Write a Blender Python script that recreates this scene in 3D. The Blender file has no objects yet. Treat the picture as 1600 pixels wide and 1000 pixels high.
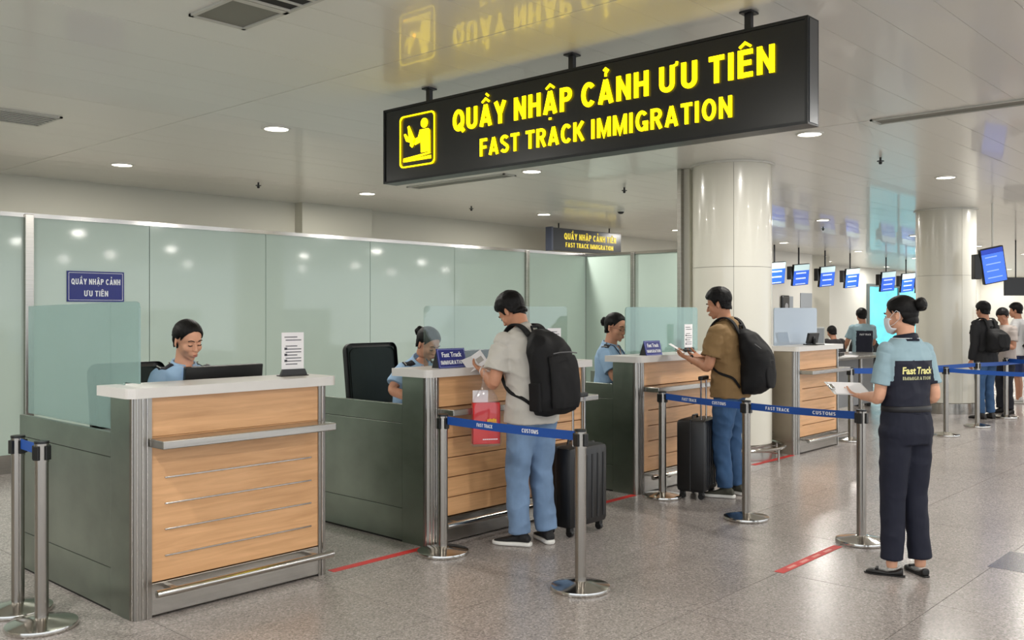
import bpy, bmesh, math, random
import numpy as np
from math import sin, cos, pi, radians as R
from mathutils import Vector, Matrix, noise
from mathutils.bvhtree import BVHTree
random.seed(7)
S = bpy.context.scene
COL = S.collection
# ------------------------------------------------------------------ camera, world, exposure
TH, F, H = R(42.5), 1455.0, 1.56
cam = bpy.data.cameras.new('camera'); co = bpy.data.objects.new('camera', cam); COL.objects.link(co)
cam.sensor_width = 36; cam.lens = 36*F/1600; cam.shift_y = -14/1600; cam.clip_start = .05; cam.clip_end = 200
co.location = (0, 0, H); co.rotation_euler = (R(90), 0, TH-R(90)); S.camera = co
w = bpy.data.worlds.new('world'); S.world = w; w.use_nodes = True
w.node_tree.nodes['Background'].inputs[0].default_value = (.86, .93, 1, 1)
w.node_tree.nodes['Background'].inputs[1].default_value = 1.7
S.view_settings.view_transform = 'Standard'; S.view_settings.look = 'None'
S.view_settings.exposure = 0.2; S.view_settings.gamma = 1.0; S.view_settings.use_curve_mapping = False
LAMP_W = 36.0
CEIL = 3.12

def lamp(x, y, z, watts=LAMP_W, size=.2, parent=None):
    l = bpy.data.lights.new('downlight_lamp', 'AREA'); l.shape = 'DISK'; l.size = size; l.energy = watts
    l.color = (1, .965, .90); o = bpy.data.objects.new('downlight_lamp', l); COL.objects.link(o)
    if parent: o.parent = parent; o.location = (0, 0, z)
    else: o.location = (x, y, z)
    return o

# ------------------------------------------------------------------ colour and materials
def lin(c):
    return tuple((v/255/12.92 if v/255 <= .04045 else ((v/255+.055)/1.055)**2.4) for v in c)
MAT = {}
def mat(name, c, rough=.5, metal=0, emit=0, noise_=None, bump=None, coat=0, alpha=1, trans=0, ec=None, spec=.5, objrand=0):
    """noise_=(scale(xyz), amount, detail)  bump=(scale(xyz), strength)"""
    if name in MAT: return MAT[name]
    m = bpy.data.materials.new(name); m.use_nodes = True; nt = m.node_tree; b = nt.nodes['Principled BSDF']
    L = nt.links.new; col = (*lin(c), 1)
    b.inputs['Base Color'].default_value = col; b.inputs['Roughness'].default_value = rough
    b.inputs['Metallic'].default_value = metal; b.inputs['Coat Weight'].default_value = coat
    b.inputs['Specular IOR Level'].default_value = spec
    b.inputs['Transmission Weight'].default_value = trans; b.inputs['Alpha'].default_value = alpha
    if emit:
        b.inputs['Emission Color'].default_value = (*lin(ec or c), 1); b.inputs['Emission Strength'].default_value = emit
    def tex(scale, detail=4, kind='ShaderNodeTexNoise'):
        tc = nt.nodes.new('ShaderNodeTexCoord'); mp = nt.nodes.new('ShaderNodeMapping'); n = nt.nodes.new(kind)
        L(tc.outputs['Object'], mp.inputs[0]); L(mp.outputs[0], n.inputs['Vector'])
        mp.inputs['Scale'].default_value = scale
        n.inputs['Scale'].default_value = 1
        if kind == 'ShaderNodeTexNoise': n.inputs['Detail'].default_value = detail
        return n
    src = None
    if noise_:
        n = tex(noise_[0], noise_[2] if len(noise_) > 2 else 4)
        r = nt.nodes.new('ShaderNodeMapRange'); L(n.outputs['Fac'], r.inputs['Value'])
        r.inputs['From Min'].default_value = .3; r.inputs['From Max'].default_value = .7
        r.inputs['To Min'].default_value = 1-noise_[1]; r.inputs['To Max'].default_value = 1+noise_[1]*.6
        src = r.outputs[0]
    if objrand:
        oi = nt.nodes.new('ShaderNodeObjectInfo'); r2 = nt.nodes.new('ShaderNodeMapRange'); L(oi.outputs['Random'], r2.inputs['Value'])
        r2.inputs['To Min'].default_value = 1-objrand; r2.inputs['To Max'].default_value = 1+objrand
        if src:
            mm = nt.nodes.new('ShaderNodeMath'); mm.operation = 'MULTIPLY'; L(src, mm.inputs[0]); L(r2.outputs[0], mm.inputs[1]); src = mm.outputs[0]
        else: src = r2.outputs[0]
    if src:
        mx = nt.nodes.new('ShaderNodeVectorMath'); mx.operation = 'SCALE'; mx.inputs[0].default_value = col[:3]
        L(src, mx.inputs['Scale']); L(mx.outputs[0], b.inputs['Base Color'])
    if bump:
        n = tex(bump[0], 3); bp = nt.nodes.new('ShaderNodeBump'); bp.inputs['Strength'].default_value = bump[1]
        bp.inputs['Distance'].default_value = bump[2] if len(bump) > 2 else .01
        L(n.outputs['Fac'], bp.inputs['Height']); L(bp.outputs[0], b.inputs['Normal'])
    MAT[name] = m; return m

def granite(name, c, amt=1.0, rough=.22):
    m = mat(name, c, rough); nt = m.node_tree; b = nt.nodes['Principled BSDF']; L = nt.links.new
    g = nt.nodes.new('ShaderNodeNewGeometry')
    v = nt.nodes.new('ShaderNodeTexVoronoi'); v.inputs['Scale'].default_value = 120; L(g.outputs['Position'], v.inputs['Vector'])
    n = nt.nodes.new('ShaderNodeTexNoise'); n.inputs['Scale'].default_value = 65; n.inputs['Detail'].default_value = 5; n.inputs['Roughness'].default_value = .7
    L(g.outputs['Position'], n.inputs['Vector'])
    n2 = nt.nodes.new('ShaderNodeTexNoise'); n2.inputs['Scale'].default_value = 1.3; n2.inputs['Detail'].default_value = 3; L(g.outputs['Position'], n2.inputs['Vector'])
    sep = nt.nodes.new('ShaderNodeSeparateColor'); L(v.outputs['Color'], sep.inputs[0])
    cr = nt.nodes.new('ShaderNodeValToRGB'); L(sep.outputs[0], cr.inputs[0])
    e = cr.color_ramp.elements; e[0].position = 0; e[0].color = (*[x*.62 for x in lin(c)], 1); e[1].position = 1; e[1].color = (*[min(1, x*1.42) for x in lin(c)], 1)
    q = e.new(.3); q.color = (*[x*.92 for x in lin(c)], 1); q = e.new(.75); q.color = (*[x*1.05 for x in lin(c)], 1)
    mr = nt.nodes.new('ShaderNodeMapRange'); L(n.outputs['Fac'], mr.inputs['Value']); mr.inputs['From Min'].default_value = .3; mr.inputs['From Max'].default_value = .7
    mr.inputs['To Min'].default_value = .78; mr.inputs['To Max'].default_value = 1.2
    m2 = nt.nodes.new('ShaderNodeMapRange'); L(n2.outputs['Fac'], m2.inputs['Value']); m2.inputs['To Min'].default_value = .88; m2.inputs['To Max'].default_value = 1.1
    mu = nt.nodes.new('ShaderNodeMath'); mu.operation = 'MULTIPLY'; L(mr.outputs[0], mu.inputs[0]); L(m2.outputs[0], mu.inputs[1])
    oi = nt.nodes.new('ShaderNodeObjectInfo'); m3 = nt.nodes.new('ShaderNodeMapRange'); L(oi.outputs['Random'], m3.inputs['Value']); m3.inputs['To Min'].default_value = .96; m3.inputs['To Max'].default_value = 1.04
    mu2 = nt.nodes.new('ShaderNodeMath'); mu2.operation = 'MULTIPLY'; L(mu.outputs[0], mu2.inputs[0]); L(m3.outputs[0], mu2.inputs[1])
    vm = nt.nodes.new('ShaderNodeVectorMath'); vm.operation = 'SCALE'; L(cr.outputs[0], vm.inputs[0]); L(mu2.outputs[0], vm.inputs['Scale'])
    L(vm.outputs[0], b.inputs['Base Color'])
    rr = nt.nodes.new('ShaderNodeMapRange'); L(n2.outputs['Fac'], rr.inputs['Value']); rr.inputs['To Min'].default_value = rough*.8; rr.inputs['To Max'].default_value = rough*1.3
    L(rr.outputs[0], b.inputs['Roughness'])
    bp = nt.nodes.new('ShaderNodeBump'); bp.inputs['Strength'].default_value = .12; bp.inputs['Distance'].default_value = .002
    L(n.outputs['Fac'], bp.inputs['Height']); L(bp.outputs[0], b.inputs['Normal'])
    return m

def wood(name, c):
    m = mat(name, c, .38, coat=.15); nt = m.node_tree; b = nt.nodes['Principled BSDF']; L = nt.links.new
    g = nt.nodes.new('ShaderNodeNewGeometry'); mp = nt.nodes.new('ShaderNodeMapping'); L(g.outputs['Position'], mp.inputs[0])
    mp.inputs['Scale'].default_value = (1.1, 1.1, 16)
    n = nt.nodes.new('ShaderNodeTexNoise'); n.inputs['Scale'].default_value = 1.6; n.inputs['Detail'].default_value = 8; n.inputs['Roughness'].default_value = .6
    n.inputs['Distortion'].default_value = .5
    L(mp.outputs[0], n.inputs['Vector'])
    cr = nt.nodes.new('ShaderNodeValToRGB'); L(n.outputs['Fac'], cr.inputs[0]); e = cr.color_ramp.elements
    e[0].position = .3; e[0].color = (*[x*f for x, f in zip(lin(c), (.80, .76, .70))], 1)
    e[1].position = .68; e[1].color = (*[x*f for x, f in zip(lin(c), (1.08, 1.1, 1.12))], 1)
    L(cr.outputs[0], b.inputs['Base Color']); return m

STEEL = mat('brushed_steel', (176, 172, 165), .27, 1, noise_=((2, 2, 90), .12), bump=((3, 3, 220), .05, .002))
STEELH = mat('polished_steel', (196, 193, 188), .13, 1)
POST = mat('post_steel', (158, 153, 146), .24, 1, noise_=((60, 60, 1), .10))
PANEL = mat('satin_steel_panel', (146, 153, 143), .32, 1, noise_=((1.8, 1.8, 2.6), .24), bump=((1, 1, 120), .03, .002))
TRIM = mat('ribbed_steel_trim', (150, 145, 138), .3, 1)
WHITE = mat('white_stone_top', (212, 209, 205), .3, noise_=((9, 9, 9), .03))
WALLW = mat('cream_wall_paint', (206, 203, 188), .6, noise_=((.6, .6, .6), .03))
WALLH = mat('hall_wall_paint', (226, 224, 216), .55, noise_=((.6, .6, .6), .03))
CEILM = mat('lacquered_ceiling_panel', (226, 225, 218), .3, bump=((.5, 2.2, 1), .12, .02), objrand=.012, coat=.25)
DARK = mat('dark_recess', (22, 22, 22), .7)
GREY = mat('grey_vent_metal', (118, 118, 108), .5)
BLACK = mat('black_plastic', (18, 18, 19), .38)
BLACKM = mat('black_powder_coat', (28, 28, 30), .42)
FABB = mat('black_nylon', (17, 17, 19), .72, bump=((260, 260, 260), .25, .002), spec=.3)
MESHB = mat('dark_chair_mesh', (26, 38, 36), .8)
BACKG = mat('pale_green_back_painted_glass', (186, 203, 193), .06, noise_=((.35, .35, .35), .05), spec=.45)
BELTB = mat('blue_belt_webbing', (12, 74, 158), .6, bump=((300, 300, 300), .2, .002))
BLUES = mat('navy_blue_sign', (22, 34, 120), .35)
WPRINT = mat('white_print', (235, 238, 242), .5)
PAPER = mat('white_paper', (232, 230, 232), .7)
INK = mat('grey_ink', (70, 70, 78), .7)
YEL = mat('lit_yellow_letters', (250, 220, 10), .5, emit=1.0, ec=(255, 222, 0))
YEL.node_tree.nodes['Principled BSDF'].inputs['Emission Strength'].default_value = 2.4
YEL2 = mat('lit_yellow_small', (228, 205, 70), .5, emit=.55, ec=(255, 225, 70))
SIGNB = mat('dark_sign_face', (27, 29, 29), .28)
SIGNE = mat('sign_edge_metal', (92, 94, 96), .3, .8)
REDT = mat('red_floor_tape', (196, 38, 34), .5, noise_=((14, 14, 14), .12))
WOOD = wood('light_maple_laminate', (220, 170, 122))
GRAN = granite('polished_granite', (156, 149, 145))
GRAND = granite('dark_granite', (92, 90, 92))
GROUT = mat('floor_joint', (88, 84, 80), .7)

def glass(name, tint, frost):
    m = bpy.data.materials.new(name); m.use_nodes = True; nt = m.node_tree; nt.nodes.clear(); L = nt.links.new
    o = nt.nodes.new('ShaderNodeOutputMaterial'); tr = nt.nodes.new('ShaderNodeBsdfTransparent'); gl = nt.nodes.new('ShaderNodeBsdfGlossy')
    df = nt.nodes.new('ShaderNodeBsdfDiffuse'); df.inputs[0].default_value = (*lin(tint), 1)
    tr.inputs[0].default_value = (*[.84+.16*x for x in lin(tint)], 1); gl.inputs['Roughness'].default_value = .02
    lw = nt.nodes.new('ShaderNodeLayerWeight'); lw.inputs[0].default_value = .5
    pw = nt.nodes.new('ShaderNodeMath'); pw.operation = 'POWER'; L(lw.outputs['Facing'], pw.inputs[0]); pw.inputs[1].default_value = 3.5
    fr = nt.nodes.new('ShaderNodeMath'); fr.operation = 'MULTIPLY_ADD'; L(pw.outputs[0], fr.inputs[0]); fr.inputs[1].default_value = .6; fr.inputs[2].default_value = .045
    m1 = nt.nodes.new('ShaderNodeMixShader'); m1.inputs[0].default_value = frost; L(tr.outputs[0], m1.inputs[1]); L(df.outputs[0], m1.inputs[2])
    m2 = nt.nodes.new('ShaderNodeMixShader'); L(fr.outputs[0], m2.inputs[0]); L(m1.outputs[0], m2.inputs[1]); L(gl.outputs[0], m2.inputs[2])
    L(m2.outputs[0], o.inputs[0]); MAT[name] = m; return m
CLEARG = glass('clear_green_glass', (158, 192, 182), .045)
FROSTG = glass('frosted_green_glass', (148, 180, 175), .48)
HAZEG = glass('hazy_green_glass', (142, 178, 170), .45)
GREYG = glass('grey_blue_screen', (160, 172, 184), .93)
BAGG = glass('clear_plastic_bag', (235, 235, 240), .05)

# ------------------------------------------------------------------ object helpers
def link(name, me, m=None, parent=None, smooth=False):
    o = bpy.data.objects.new(name, me); COL.objects.link(o)
    if m: me.materials.append(m)
    if parent: o.parent = parent
    if smooth: me.polygons.foreach_set('use_smooth', [True]*len(me.polygons))
    return o
def thing(name, label, cat, loc=(0, 0, 0), rz=0, group=None):
    o = bpy.data.objects.new(name, None); COL.objects.link(o); o.empty_display_size = .1
    o.location = loc; o.rotation_euler = (0, 0, rz); return tag(o, label, cat, group)
def tag(o, label, cat, group=None, kind=None):
    if label: o['label'] = label
    if cat: o['category'] = cat
    if group: o['group'] = group
    if kind: o['kind'] = kind
    return o
def struct(o): o['kind'] = 'structure'; return o
class MB:
    def __init__(s): s.b = bmesh.new()
    def box(s, a, b, bev=0, M=None):
        r = bmesh.ops.create_cube(s.b, size=1); vs = r['verts']
        for v in vs:
            v.co = Vector([(a[i]+b[i])/2+v.co[i]*(b[i]-a[i]) for i in range(3)])
        if bev:
            es = list({e for v in vs for e in v.link_edges})
            r = bmesh.ops.bevel(s.b, geom=es, offset=bev, segments=2, affect='EDGES', profile=.5); vs = list({v for f in r['faces'] for v in f.verts} | {v for v in vs if v.is_valid})
        if M: bmesh.ops.transform(s.b, matrix=M, verts=vs)
        return s
    def cyl(s, p0, p1, r0, r1=None, n=20, caps=True):
        p0, p1 = Vector(p0), Vector(p1); d = p1-p0
        r = bmesh.ops.create_cone(s.b, cap_ends=caps, segments=n, radius1=r0, radius2=r0 if r1 is None else r1, depth=d.length)
        M = Matrix.Translation((p0+p1)/2) @ d.to_track_quat('Z', 'Y').to_matrix().to_4x4()
        bmesh.ops.transform(s.b, matrix=M, verts=r['verts']); return s
    def tube(s, pts, r, n=10):
        for a, b in zip(pts[:-1], pts[1:]): s.cyl(a, b, r, n=n)
        for p in pts[1:-1]: s.ball(p, (r, r, r), 10, 6)
        return s
    def ball(s, c, r, u=20, v=12, M=None):
        q = bmesh.ops.create_uvsphere(s.b, u_segments=u, v_segments=v, radius=1)['verts']
        for x in q: x.co = Vector((x.co.x*r[0], x.co.y*r[1], x.co.z*r[2]))
        if M: bmesh.ops.transform(s.b, matrix=M, verts=q)
        bmesh.ops.translate(s.b, vec=c, verts=q); return s
    def poly(s, pts2, t, M):
        """outline (x,y) extruded by t along +z, then M"""
        lo = [s.b.verts.new(M @ Vector((x, y, 0))) for x, y in pts2]; hi = [s.b.verts.new(M @ Vector((x, y, t))) for x, y in pts2]
        s.b.faces.new(hi); s.b.faces.new(lo[::-1]); n = len(lo)
        for i in range(n): s.b.faces.new((lo[i], lo[(i+1) % n], hi[(i+1) % n], hi[i]))
        return s
    def lathe(s, prof, n=48, c=(0, 0)):
        rings = []
        for r, z in prof: rings.append([s.b.verts.new((c[0]+r*cos(2*pi*i/n), c[1]+r*sin(2*pi*i/n), z)) for i in range(n)])
        for a, b in zip(rings[:-1], rings[1:]):
            for i in range(n): s.b.faces.new((a[i], a[(i+1) % n], b[(i+1) % n], b[i]))
        return s
    def build(s, name, m=None, parent=None, smooth=False):
        bmesh.ops.recalc_face_normals(s.b, faces=s.b.faces); me = bpy.data.meshes.new(name); s.b.to_mesh(me); s.b.free()
        o = link(name, me, m, parent)
        if smooth:
            me.polygons.foreach_set('use_smooth', [True]*len(me.polygons))
            try: me.set_sharp_from_angle(angle=R(38))
            except Exception: pass
        return o
def rrect(w, h, r, n=6, corners=(1, 1, 1, 1)):
    pts = []
    for k, (cx, cy, a) in enumerate(((w-r, h-r, 0), (r, h-r, 90), (r, r, 180), (w-r, r, 270))):
        if corners[k]: pts += [(cx+r*cos(R(a+90*i/n)), cy+r*sin(R(a+90*i/n))) for i in range(n+1)]
        else: pts.append(((w, h), (0, h), (0, 0), (w, 0))[k])
    return pts
def frame(o, x, y, z): # matrix from axes
    M = Matrix((x, y, z)).transposed().to_4x4(); M.translation = Vector(o); return M
FX = lambda o: frame(o, (1, 0, 0), (0, 0, 1), (0, -1, 0))   # faces -Y, text reads along +X
FY = lambda o: frame(o, (0, -1, 0), (0, 0, 1), (-1, 0, 0))  # faces -X, text reads along -Y
_tc = {}
def text_me(s, bold=.0, extrude=0, res=3):
    c = bpy.data.curves.new('t', 'FONT'); c.body = s; c.offset = bold; c.resolution_u = res; c.extrude = extrude
    o = bpy.data.objects.new('t', c); COL.objects.link(o); bpy.context.view_layer.update()
    me = bpy.data.meshes.new_from_object(o.evaluated_get(bpy.context.evaluated_depsgraph_get())); bpy.data.objects.remove(o); return me
def text(s, width, cap, M, m, parent=None, bold=.02, ext=0, center=False, name='lettering', sub=0):
    """width and cap height in metres; origin = left end of the baseline"""
    me = text_me(s, .004, .02 if ext else 0)
    bm = bmesh.new()
    for dx, dy in ((-bold, -bold*.35), (0, 0), (bold, bold*.35), (-bold, bold*.35), (bold, -bold*.35)):
        k0 = len(bm.verts); bm.from_mesh(me); bm.verts.ensure_lookup_table(); bmesh.ops.translate(bm, vec=(dx, dy, len(bm.verts)/max(1, len(me.vertices))*.0003), verts=bm.verts[k0:])
    bm.to_mesh(me); bm.free()
    v = np.empty(len(me.vertices)*3, 'f'); me.vertices.foreach_get('co', v); v = v.reshape(-1, 3)
    x0, x1 = v[:, 0].min(), v[:, 0].max(); v[:, 0] = (v[:, 0]-x0)/(x1-x0)*width - (width/2 if center else 0)
    v[:, 1] *= cap/.69
    if ext: v[:, 2] = (v[:, 2]+.02)/.04*ext
    me.vertices.foreach_set('co', v.ravel()); me.transform(M); me.name = name
    return link(name, me, m, parent)

# stroke-built grotesque capitals for the signs
def stroke_text(s, st=.19):
    a = st/2; w = .60; B = MB(); x = 0; n_ = [0]
    def arc(cx, cy, rx, ry, a0, a1, n=12): return [(cx+rx*cos(R(a0+(a1-a0)*i/n)), cy+ry*sin(R(a0+(a1-a0)*i/n))) for i in range(n+1)]
    def glyph(c):
        h = .5; O = lambda w: arc(w/2, .5, w/2-a, .5-a+.01, 90, 450, 28)
        D = {'I': (.19, [[(a, 0), (a, 1)]]), 'T': (.56, [[(0, 1-a), (.56, 1-a)], [(.28, 1), (.28, 0)]]), 'H': (w, [[(a, 0), (a, 1)], [(w-a, 0), (w-a, 1)], [(a, .52), (w-a, .52)]]),
             'N': (w, [[(a, 0), (a, 1)], [(w-a, 0), (w-a, 1)], [(a, .93), (w-a, .07)]]), 'M': (.76, [[(a, 0), (a, 1)], [(.76-a, 0), (.76-a, 1)], [(a+.02, .95), (.38, .08), (.74-a, .95)]]),
             'E': (.52, [[(a, 0), (a, 1)], [(a, a), (.52, a)], [(a, 1-a), (.52, 1-a)], [(a, .52), (.47, .52)]]), 'F': (.50, [[(a, 0), (a, 1)], [(a, 1-a), (.50, 1-a)], [(a, .50), (.45, .50)]]),
             'A': (.66, [[(a*.9, 0), (.33, .97)], [(.66-a*.9, 0), (.33, .97)], [(.16, .25), (.50, .25)]]), 'U': (w, [[(a, 1)]+arc(w/2, .30, w/2-a, .30-a+.01, 180, 360)+[(w-a, 1)]]),
             'Y': (.62, [[(a*.8, 1), (.31, .42)], [(.62-a*.8, 1), (.31, .42)], [(.31, .48), (.31, 0)]]), 'K': (.62, [[(a, 0), (a, 1)], [(.55, 1), (.16, .45)], [(.24, .58), (.56, 0)]]),
             'O': (.66, [O(.66)]), 'Q': (.66, [O(.66), [(.36, .32), (.64, -.05)]]), 'C': (.62, [arc(.33, .5, .33-a, .5-a+.01, 42, 318, 22)]), 'G': (.65, [arc(.33, .5, .33-a, .5-a+.01, 42, 345, 24), [(.65-a, .0), (.65-a, .46)], [(.38, .40), (.65, .40)]]),
             'P': (.57, [[(a, 0), (a, 1)], [(a, 1-a)]+arc(.30, .70, .27-a, .30-a, 90, -90, 12)+[(a, .40+a)]]), 'R': (.60, [[(a, 0), (a, 1)], [(a, 1-a)]+arc(.30, .71, .28-a, .29-a, 90, -90, 12)+[(a, .42+a)], [(.34, .46), (.36, .36), (.53, 0)]]),
             'S': (.57, [arc(.285, .735, .285-a, .265-a, 25, 250, 14)+arc(.285, .27, .285-a, .27-a, 70, -155, 14)])}
        D['\u01af'] = (.72, D['U'][1]+[[(w-a, .93), (.68, .99), (.70, 1.10)]])
        if c in D: return D[c]
        hat = lambda m: [[(m-.2, 1.09), (m, 1.25), (m+.2, 1.09)]]
        W_, P_ = D['E' if c == '\u00ca' else 'A']; m = W_/2
        if c == '\u00ca': return W_, P_+hat(m)
        if c == '\u1ea6': return W_, P_+hat(m)+[[(m+.02, 1.47), (m+.16, 1.34)]]
        if c == '\u1eac': return W_, P_+hat(m)+[[(m-.06, -.20), (m+.06, -.20)]]
        if c == '\u1ea2': return W_, P_+[[(m-.09, 1.34), (m, 1.42), (m+.09, 1.34), (m, 1.22), (m, 1.10)]]
        return W_, P_
    for c in s:
        if c == ' ': x += .30; continue
        W_, P_ = glyph(c)
        for pl in P_:
            th = st if max(q[1] for q in pl) <= 1.02 and min(q[1] for q in pl) > -.1 else st*.5
            if c == 'M' and len(pl) == 3 or c == 'N' and pl[0][0] != pl[1][0]: th = st*.85
            if len(pl) > 3 and pl[0] == pl[-1] or (len(pl) == 29): closed = True
            else: closed = False
            n = len(pl); L_, R_ = [], []; n_[0] += 1; z = .0004*(n_[0] % 5)
            for i, p in enumerate(pl):
                p0 = pl[i-1] if i else (pl[-2] if closed else None); p1 = pl[i+1] if i < n-1 else (pl[1] if closed else None)
                d0 = Vector((p[0]-p0[0], p[1]-p0[1])).normalized() if p0 else None; d1 = Vector((p1[0]-p[0], p1[1]-p[1])).normalized() if p1 else None
                d0 = d0 or d1; d1 = d1 or d0; t_ = (d0+d1).normalized(); nn = Vector((-t_.y, t_.x)); k = th/2/max(.45, nn.dot(Vector((-d1.y, d1.x))))
                L_.append((p[0]+nn.x*k+x, p[1]+nn.y*k)); R_.append((p[0]-nn.x*k+x, p[1]-nn.y*k))
            for i in range(n-1):
                q = [L_[i], L_[i+1], R_[i+1], R_[i]]
                lo = [B.b.verts.new((u, v, z)) for u, v in q]; hi = [B.b.verts.new((u, v, z+.04)) for u, v in q]
                B.b.faces.new(hi); B.b.faces.new(lo[::-1])
                for e_ in range(4): B.b.faces.new((lo[e_], lo[(e_+1) % 4], hi[(e_+1) % 4], hi[e_]))
        x += W_+.15
    bmesh.ops.recalc_face_normals(B.b, faces=B.b.faces); me = bpy.data.meshes.new('lettering'); B.b.to_mesh(me); B.b.free(); return me
def caps(s, width, cap, M, m, parent=None, ext=.005, center=False, st=.19):
    me = stroke_text(s, st); v = np.empty(len(me.vertices)*3, 'f'); me.vertices.foreach_get('co', v); v = v.reshape(-1, 3)
    x0, x1 = v[:, 0].min(), v[:, 0].max(); v[:, 0] = (v[:, 0]-x0)/(x1-x0)*width-(width/2 if center else 0); v[:, 1] *= cap; v[:, 2] *= ext/.04
    me.vertices.foreach_set('co', v.ravel()); me.transform(M); return link('lettering', me, m, parent)
def G(px, py, z=0): # a point on the plane z seen at this pixel, in world metres
    s = (px-800)/F; d = (H-z)*F/(py-486); return Vector((d*(cos(TH)+sin(TH)*s), d*(sin(TH)-cos(TH)*s), z))

# ------------------------------------------------------------------ floor
X0, X1, Y0, Y1 = -6, 47, -11, 13.5
fl = struct(MB().box((X0, Y0, -.06), (X1, Y1, -.004)).build('floor', GROUT))
TX, TY = .98, .90
tm_ = bpy.data.meshes.new('tile'); b = MB(); b.box((.002, .002, -.02), (TX-.002, TY-.002, 0)); b.b.to_mesh(tm_); tm_.materials.append(GRAN)
def cam_xy(x, y): return (x*cos(TH)+y*sin(TH), x*sin(TH)-y*cos(TH))
cells = []
for i in range(-10, 46):
    for j in range(-12, 18):
        x, y = 3.21+TX*i, 3.48-TY*j
        if x < X0 or x+TX > X1 or y < Y0 or y+TY > Y1: continue
        d, r = cam_xy(x+TX/2, y+TY/2); vis = d > 2 and abs(r)/d < .62 and y < 4.9 + (5 if x < 2 else 0)
        cells.append((0 if vis else 1, math.hypot(d, r), x, y))
cells.sort()
rest = MB()
for k, (v, d, x, y) in enumerate(cells):
    if k < 280 and v == 0:
        o = link('tile', tm_); o.parent = fl; o.location = (x, y, 0)
    else: rest.box((x+.002, y+.002, -.02), (x+TX-.002, y+TY-.002, 0))
o = rest.build('far_tiles', GRAN, fl); o['kind'] = 'stuff'
MB().box((6.15, .83, -.01), (6.64, 1.70, .0012)).build('dark_tile', GRAND, fl)['label'] = 'dark grey stone inset tile'
for (xa, xb, y, lb) in ((3.38, 4.13, 4.57, 'worn red tape on the floor between the first and second counters'),
                        (5.84, 6.52, 4.57, 'red tape on the floor between the second and third counters'),
                        (8.6, 9.48, 4.57, 'red tape on the floor beside the far counter and white column'),
                        (5.17, 6.02, 2.58, 'short red tape with white scuffs near the standing stanchion base')):
    m = MB().box((xa, y-.03, .0006), (xb, y+.03, .0018)).build('floor_tape', REDT); tag(m, lb, 'tape', 'red tape strips on the floor')
    if y < 3:
        for k in range(4): MB().box((xa+.12+k*.17, y-.013, .0015), (xa+.22+k*.17, y+.010, .0022)).build('worn_print', mat('worn_white', (220, 150, 140), .6), m)

# ------------------------------------------------------------------ ceiling
ce = struct(MB().box((X0, Y0, CEIL+.03), (X1, Y1, CEIL+.1)).build('ceiling', DARK))
PW, seams = .30, [-6, -3.65, .05, 3.8, 7.6, 11.1, 14.9, 18.7, 22.4, 26.2, 30, 33.8, 37.6, 41.4, 47]
pm = {}
rest = MB(); n = 0
for a, b_ in zip(seams[:-1], seams[1:]):
    j = 0
    y = Y0
    while y < Y1-.01:
        yb = min(y+PW, Y1)
        if .05 <= a < 22 and y > -1.6 and y < 11.4 and n < 290:
            key = round(b_-a, 3)
            if key not in pm:
                me = bpy.data.meshes.new('ceiling_panel'); q = MB(); q.box((.004, .0012, 0), (b_-a-.004, PW-.0012, .03)); q.b.to_mesh(me); me.materials.append(CEILM); pm[key] = me
            o = link('ceiling_panel', pm[key]); o.parent = ce; o.location = (a, y, CEIL+random.uniform(0, .0012)); n += 1
        else: rest.box((a+.004, y+.0012, CEIL), (b_-.004, yb-.0012, CEIL+.03))
        y = yb
o = rest.build('far_ceiling_panels', CEILM, ce); o['kind'] = 'stuff'

def vent(name, x0, x1, y0, y1, label, slats=True, solid=False, pitch=.09):
    t = thing(name, label, 'vent', ((x0+x1)/2, (y0+y1)/2, CEIL-.012), 0)
    cx, cy = (x0+x1)/2, (y0+y1)/2; hx, hy = (x1-x0)/2, (y1-y0)/2
    f = MB(); e = .022
    f.box((-hx, -hy, 0), (hx, -hy+e, .012)).box((-hx, hy-e, 0), (hx, hy, .012)).box((-hx, -hy, 0), (-hx+e, hy, .012)).box((hx-e, -hy, 0), (hx, hy, .012))
    f.build('frame', mat('vent_frame', (190, 190, 182), .4), t)
    MB().box((-hx+e, -hy+e, .008), (hx-e, hy-e, .0115)).build('backing', GREY if solid else DARK, t)
    if slats:
        k = -hy+e+pitch/2
        sm = None
        while k < hy-e:
            if sm is None:
                o = MB().box((-hx+e, -.008, .0), (hx-e, .008, .008)).build('slat', mat('slat_white', (200, 200, 192), .4), t); sm = o.data
            else: o = link('slat', sm); o.parent = t
            o.location = (0, k, 0); k += pitch
    return t
vent('ceiling_vent', 2.46, 2.79, 2.7, 4.14, 'dark louvred air vent with white bars at the top edge, upper left of the sign', pitch=.11)
vent('ceiling_vent', 2.46, 2.79, 4.14, 4.56, 'short blanked end of the slotted air vent at the top edge', slats=False, solid=True)
vent('ceiling_vent', 2.55, 3.08, 7.72, 8.22, 'square louvred air vent in the ceiling at the far left edge', pitch=.07)
vent('ceiling_vent', 7.57, 7.78, -2.5, 2.98, 'long grey slot vent in the ceiling at the upper right', slats=False, solid=True)
vent('ceiling_vent', 7.72, 7.93, 7.2, 8.87, 'grey slot vent in the ceiling just below the big black sign', slats=False, solid=True)

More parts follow.
